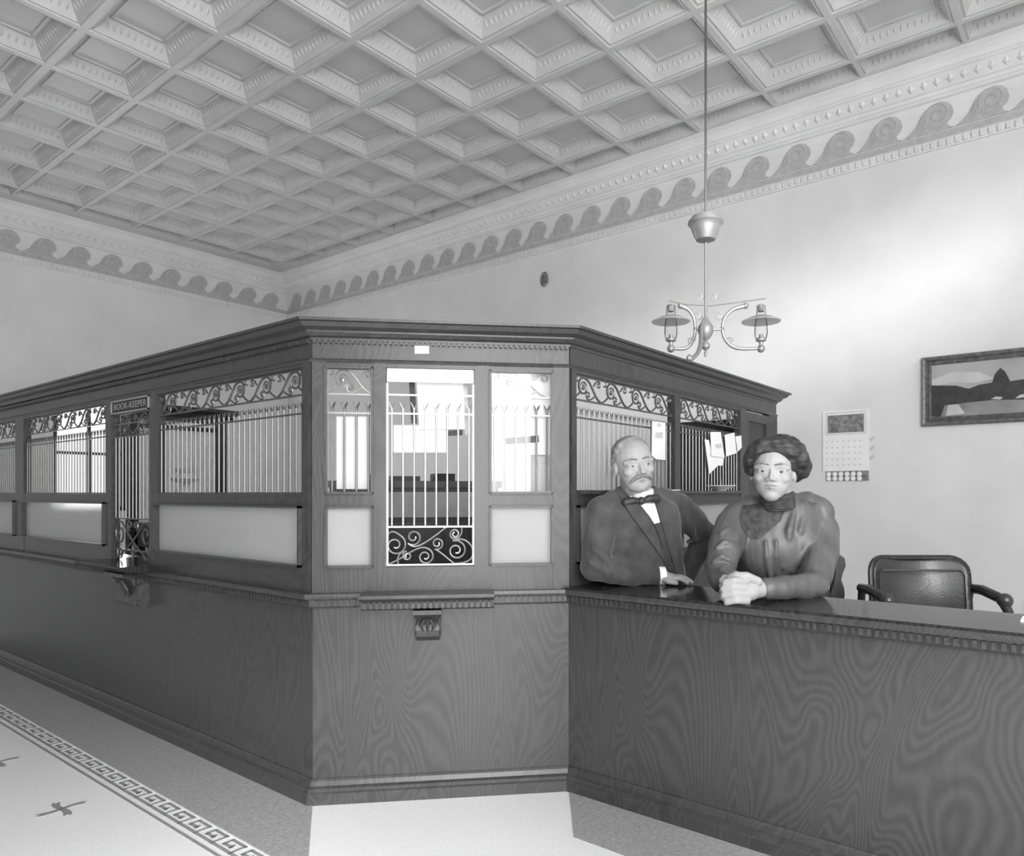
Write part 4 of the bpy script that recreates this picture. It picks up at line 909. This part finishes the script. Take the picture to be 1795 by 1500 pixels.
mb.limb(bar_(ARM_R), [.094, .084, .071, .064, .054], 16)
mb.limb(bar_([(1098, 868, 3.84), (1076, 882, 3.78), (1056, 898, 3.74)]), [.05, .072, .088], 14); mb.limb(bar_([(1140, 870, 3.90), (1166, 878, 3.96), (1190, 893, 4.03)]), [.05, .072, .092], 14)
mb.limb(bar_([(1088, 858, 3.82), (1090, 868, 3.79), (1100, 882, 3.745)]), [.020, .024, .02], 10); mb.limb(bar_([(1146, 858, 3.90), (1152, 872, 3.86)]), [.022, .022], 10)
for q, rr in (([(1040, 962, 3.63), (1056, 974, 3.62), (1066, 990, 3.64)], .020), ([(1034, 985, 3.62), (1052, 994, 3.61), (1064, 1006, 3.635)], .022), ([(1062, 905, 3.66), (1070, 928, 3.70), (1076, 955, 3.74)], .018), ([(1198, 900, 3.95), (1212, 925, 4.00), (1218, 945, 4.04)], .020), ([(1205, 950, 4.06), (1222, 943, 4.08), (1236, 936, 4.09)], .018), ([(1075, 1002, 3.665), (1084, 990, 3.68), (1090, 984, 3.70)], .014)): mb.limb(bar_(q), [rr*.6, rr, rr*.5], 8)
coat = fuse(mb, 'jacket', M_suit, man, .0075, 3); crumple(coat, .011, 8, (1.3, 1, .8))
mb = MB(); mb.lathe([(.072, 0), (.086, .0), (.084, .055), (.074, .06)], 24, Matrix.Translation(L(1118, 875, 3.835)) @ Matrix.Rotation(radians(10), 4, 'X')); mb.build('collar', M_linen, man, True)
mb = MB(); mb.lathe([(.042, 0), (.049, 0), (.049, .05), (.042, .05)], 18, Matrix.Translation(L(1149, 1009, 3.79)) @ Matrix.Rotation(radians(7), 4, 'Z') @ Matrix.Rotation(pi/2, 4, 'Y')); mb.build('cuff', M_linen, man, True)
P.patch(coat, [(1119, 880), (1139, 905), (1157, 934)], [(1146, 876), (1154, 903), (1162, 934)], 'shirt_front', M_linen, man, .006)
P.patch(coat, [(1147, 918), (1159, 950), (1167, 1000), (1172, 1030)], [(1158, 915), (1168, 945), (1182, 1000), (1192, 1030)], 'waistcoat', M_vest, man, .009)
P.patch(coat, [(1091, 874), (1101, 895), (1130, 934), (1164, 982)], [(1116, 878), (1126, 892), (1148, 926), (1167, 985)], 'lapel', M_suit, man, .015)
P.patch(coat, [(1148, 874), (1156, 905), (1168, 945), (1184, 1000)], [(1160, 868), (1175, 895), (1181, 945), (1188, 1000)], 'lapel', M_suit, man, .015)
P.patch(coat, [(1080, 852), (1086, 868), (1096, 886)], [(1097, 862), (1110, 877), (1116, 884)], 'coat_collar', M_suit, man, .012)
mb = MB(); bc = L(1124, 879, 3.725)
for s_ in (-1, 1): mb.limb([bc+Vector((s_*.012, 0, .004)), bc+Vector((s_*.042, .006*s_, .010+.005*s_)), bc+Vector((s_*.082, .018*s_+.01, .006+.010*s_))], [.014, .021, .025], 10)
mb.ball(bc+Vector((0, -.010, .004)), (.020, .018, .022), 10, 8); fuse(mb, 'bow_tie', M_bow, man, .005, 2)
mb = MB()
mb.loft([(L(1166, 1050, 4.07), .20, .14), (L(1171, 1090, 4.10), .20, .145), (L(1172, 1120, 4.10), .19, .14)], rot=10)
for s_ in (-1, 1): hip = L(1172+s_*32, 1090, 4.10); mb.limb([hip, Vector((hip.x, .02, .50)), Vector((hip.x+s_*.01, .05, .09))], [.12, .095, .075])
fuse(mb, 'trousers', M_suit, man, .010, 3)
for s_ in (-1, 1): hip = L(1172+s_*32, 1090, 4.10); mb = MB(); mb.limb([Vector((hip.x+s_*.01, .09, .058)), Vector((hip.x+s_*.02, .0, .055)), Vector((hip.x+s_*.03, -.09, .045))], [.058, .055, .042]); fuse(mb, 'shoe', M_bow, man, .008, 2)

# --- the woman: both forearms on the counter, hands clasped
P = Person(1370, 3.80); L = P.L
mb = MB(); HW = .292
T, R = head(mb, L(1355, 826, 3.48), HW, -20, 3, 2, male=False)
mb.ball(T(0, -.13, -.33), (.20*HW, .20*HW, .15*HW), 16, 10, R)
mb.limb([L(1362, 850, 3.56), L(1370, 888, 3.66)], [.066, .075])
mb.loft([(L(1370, 880, 3.67), .06, .06), (L(1368, 897, 3.68), .15, .09), (L(1366, 950, 3.69), .17, .11), (L(1366, 1010, 3.76), .15, .10), (L(1368, 1080, 3.82), .17, .12)])
SL_R = [(1424, 900, 3.69), (1436, 930, 3.66), (1436, 968, 3.58), (1432, 1003, 3.46), (1428, 1024, 3.38)]
FO_R = [(1428, 1024, 3.38), (1410, 1028, 3.32), (1385, 1029, 3.26), (1346, 1031, 3.205)]
SL_L = [(1300, 902, 3.68), (1285, 922, 3.64), (1271, 960, 3.54), (1261, 996, 3.44), (1268, 1018, 3.34), (1286, 1027, 3.26)]
mb.limb(bar_(SL_R), [.055, .055, .05, .046, .044]); mb.limb(bar_(FO_R), [.044, .042, .040, .036]); mb.limb(bar_(SL_L), [.055, .055, .05, .046, .042, .036])
for s_ in (-1, 1): hip = L(1368+s_*28, 1080, 3.82); mb.limb([hip, Vector((hip.x, .02, .5)), Vector((hip.x, .05, .1))], [.10, .07, .045]); mb.limb([Vector((hip.x, .06, .045)), Vector((hip.x, -.08, .03))], [.045, .03])
hd = 3.165                                          # clasped hands at the counter edge
mb.ball(L(1309, 1036, hd), (.062, .046, .046), 18, 12); mb.limb([L(*FO_R[-1]), L(1324, 1033, 3.185), L(1308, 1033, 3.17)], [.036, .042, .044], 12)
mb.ball(L(1298, 1030, hd+.055), (.052, .042, .042), 16, 10)
for k in range(4):
    yk = 1019+k*11.5; sw = [0, -3, -2, 4][k]
    mb.limb([L(1306+k, yk, hd-.030), L(1287+sw, yk-2, hd-.054), L(1271+sw, yk+1, hd-.038), L(1269+sw, yk+5, hd+.002), L(1281+sw, yk+7, hd+.020)], [.0180, .0165, .0155, .0145, .0130], 12)
mb.limb([L(1328, 1019, hd-.01), L(1308, 1009, hd-.028), L(1290, 1008, hd-.022), L(1278, 1012, hd-.01)], [.022, .019, .016, .012], 12)
for k in range(4): mb.limb([L(1286, 1014+k*10, hd+.07), L(1270, 1012+k*10, hd+.05), L(1265, 1017+k*10, hd+.03)], [.016, .015, .013], 10)
mb.limb([L(1300, 1012, hd+.05), L(1290, 1006, hd+.02), L(1283, 1008, hd)], [.018, .016, .013], 10)
wom = fuse(mb, 'person', M_skin2, None, .0048, 2); wom.location = Vector(P.loc)*S; wom.rotation_euler = (0, 0, cam_o.rotation_euler.z)
tag(wom, 'dark-haired woman in a satin blouse with hands clasped on the counter', 'person', 'people behind the counter')
face_bits(T, R, HW, wom, big=1.25)
mb = MB()                                           # pompadour: a rolled fringe around the brow over a full crown
def roll(n=40):
    out_ = []; K = [(-.36, .10, -.02, .085), (-.395, .0, .10, .115), (-.385, -.10, .22, .13), (-.31, -.18, .335, .14), (-.17, -.225, .41, .14), (0, -.235, .435, .14), (.17, -.21, .41, .14), (.31, -.15, .335, .145), (.41, -.05, .235, .15), (.46, .06, .13, .15), (.47, .14, .02, .13)]
    for i in range(n+1):
        t = i/n*(len(K)-1); j = min(int(t), len(K)-2); f_ = t-j; out_.append([K[j][q]*(1-f_)+K[j+1][q]*f_ for q in range(4)])
    return out_
rl = roll(); mb.tube([T(*p[:3]) for p in rl], [p[3]*HW for p in rl], 16)
for p in (rl[0], rl[-1]): mb.ball(T(*p[:3]), p[3]*HW, 14, 10)
mb.ball(T(.05, .10, .27), (.50*HW, .36*HW, .335*HW), 28, 16, R)
for x, y, z, r_ in [(.44, .14, .10, .19), (.42, .24, .02, .17), (-.34, .10, .06, .15), (-.33, .02, -.02, .09), (.12, .12, .50, .14), (.26, .10, .45, .13)]: mb.ball(T(x, y, z), r_*HW, 16, 10)
mb.ball(T(0, .16, .18), (.40*HW, .38*HW, .385*HW), 24, 14, R)
hair = fuse(mb, 'hair', M_hairw, wom, .0052, 14)
Ri = R.inverted(); hc = T(0, 0, 0)
def strand(p):
    q = Ri @ (p-hc); a_ = atan2(q.z, q.x)
    return .009*noise.noise(Vector((a_*2.0, q.length*48, q.y*22)))+.012*noise.noise(p*13)+.006*noise.noise(p*34)
push(hair, strand)
mb = MB()
mb.loft([(L(1368, 862, 3.64), .080, .078), (L(1370, 874, 3.66), .086, .085), (L(1369, 882, 3.68), .165, .115), (L(1368, 892, 3.69), .215, .135), (L(1366, 915, 3.69), .240, .155), (L(1364, 950, 3.68), .236, .175), (L(1364, 985, 3.70), .222, .175), (L(1366, 1020, 3.75), .200, .150), (L(1368, 1060, 3.80), .185, .135), (L(1368, 1085, 3.82), .20, .145)], 32)
mb.limb(bar_([(1392, 880, 3.67), (1412, 884, 3.68), (1432, 900, 3.68)]), [.05, .07, .09], 14); mb.limb(bar_([(1340, 882, 3.67), (1318, 888, 3.68), (1298, 904, 3.68)]), [.05, .07, .085], 14)
mb.limb(bar_(SL_R), [.088, .098, .094, .080, .066], 16); mb.limb(bar_(FO_R), [.068, .060, .056, .050], 16); mb.limb(bar_(SL_L), [.085, .092, .088, .074, .060, .048], 16)
for q, rr in (([(1395, 878, 3.585), (1384, 930, 3.515), (1374, 995, 3.535)], .020), ([(1412, 880, 3.595), (1402, 930, 3.53), (1388, 1000, 3.545)], .020), ([(1430, 886, 3.60), (1420, 935, 3.555), (1404, 1003, 3.56)], .020), ([(1342, 950, 3.512), (1343, 975, 3.525), (1350, 1010, 3.565)], .016), ([(1360, 948, 3.507), (1360, 975, 3.52), (1362, 1012, 3.565)], .014), ([(1264, 936, 3.50), (1276, 929, 3.52), (1292, 930, 3.54)], .018), ([(1256, 960, 3.44), (1270, 951, 3.445), (1284, 954, 3.46)], .018), ([(1251, 984, 3.38), (1265, 976, 3.37), (1280, 982, 3.37)], .018), ([(1252, 1003, 3.34), (1266, 999, 3.30), (1278, 1006, 3.265)], .018), ([(1400, 1010, 3.30), (1407, 1026, 3.25), (1400, 1042, 3.26)], .017), ([(1420, 1006, 3.34), (1430, 1021, 3.31), (1430, 1036, 3.32)], .018), ([(1430, 940, 3.555), (1416, 978, 3.52), (1402, 1005, 3.47)], .022), ([(1436, 900, 3.60), (1446, 930, 3.565), (1440, 970, 3.50)], .016)): mb.limb(bar_(q), [rr*.6, rr, rr*.6], 8)
blo = fuse(mb, 'blouse', M_satin, wom, .0062, 3); crumple(blo, .006, 8, (1.6, 1, .6))
mb = MB(); cc_ = L(1363, 889, 3.605)
for k in range(6): mb.lathe([(.0, .002), (.084-.001*k, 0), (.092-.001*k, .007), (.084-.001*k, .015), (.0, .013)], 24, Matrix.Translation(cc_+Vector((-.003*k, -.007*k, .0125*k))) @ Matrix.Rotation(radians(14), 4, 'X') @ Matrix.Rotation(radians(-6), 4, 'Y'))
fuse(mb, 'collar', M_lace, wom, .0045, 1)
P.patch(blo, [(1302, 886), (1297, 905), (1302, 928), (1316, 944)], [(1350, 880), (1378, 890), (1368, 914), (1332, 944)], 'lace_yoke', M_lace, wom, .007, 14, 10)
mb = MB(); mb.loft([(L(1368, 1070, 3.81), .20, .15), (Vector((0, .05, .80)), .25, .20), (Vector((0, .08, .45)), .31, .26), (Vector((0, .10, .03)), .38, .33)], 28); fuse(mb, 'skirt', M_vest, wom, .012, 3)
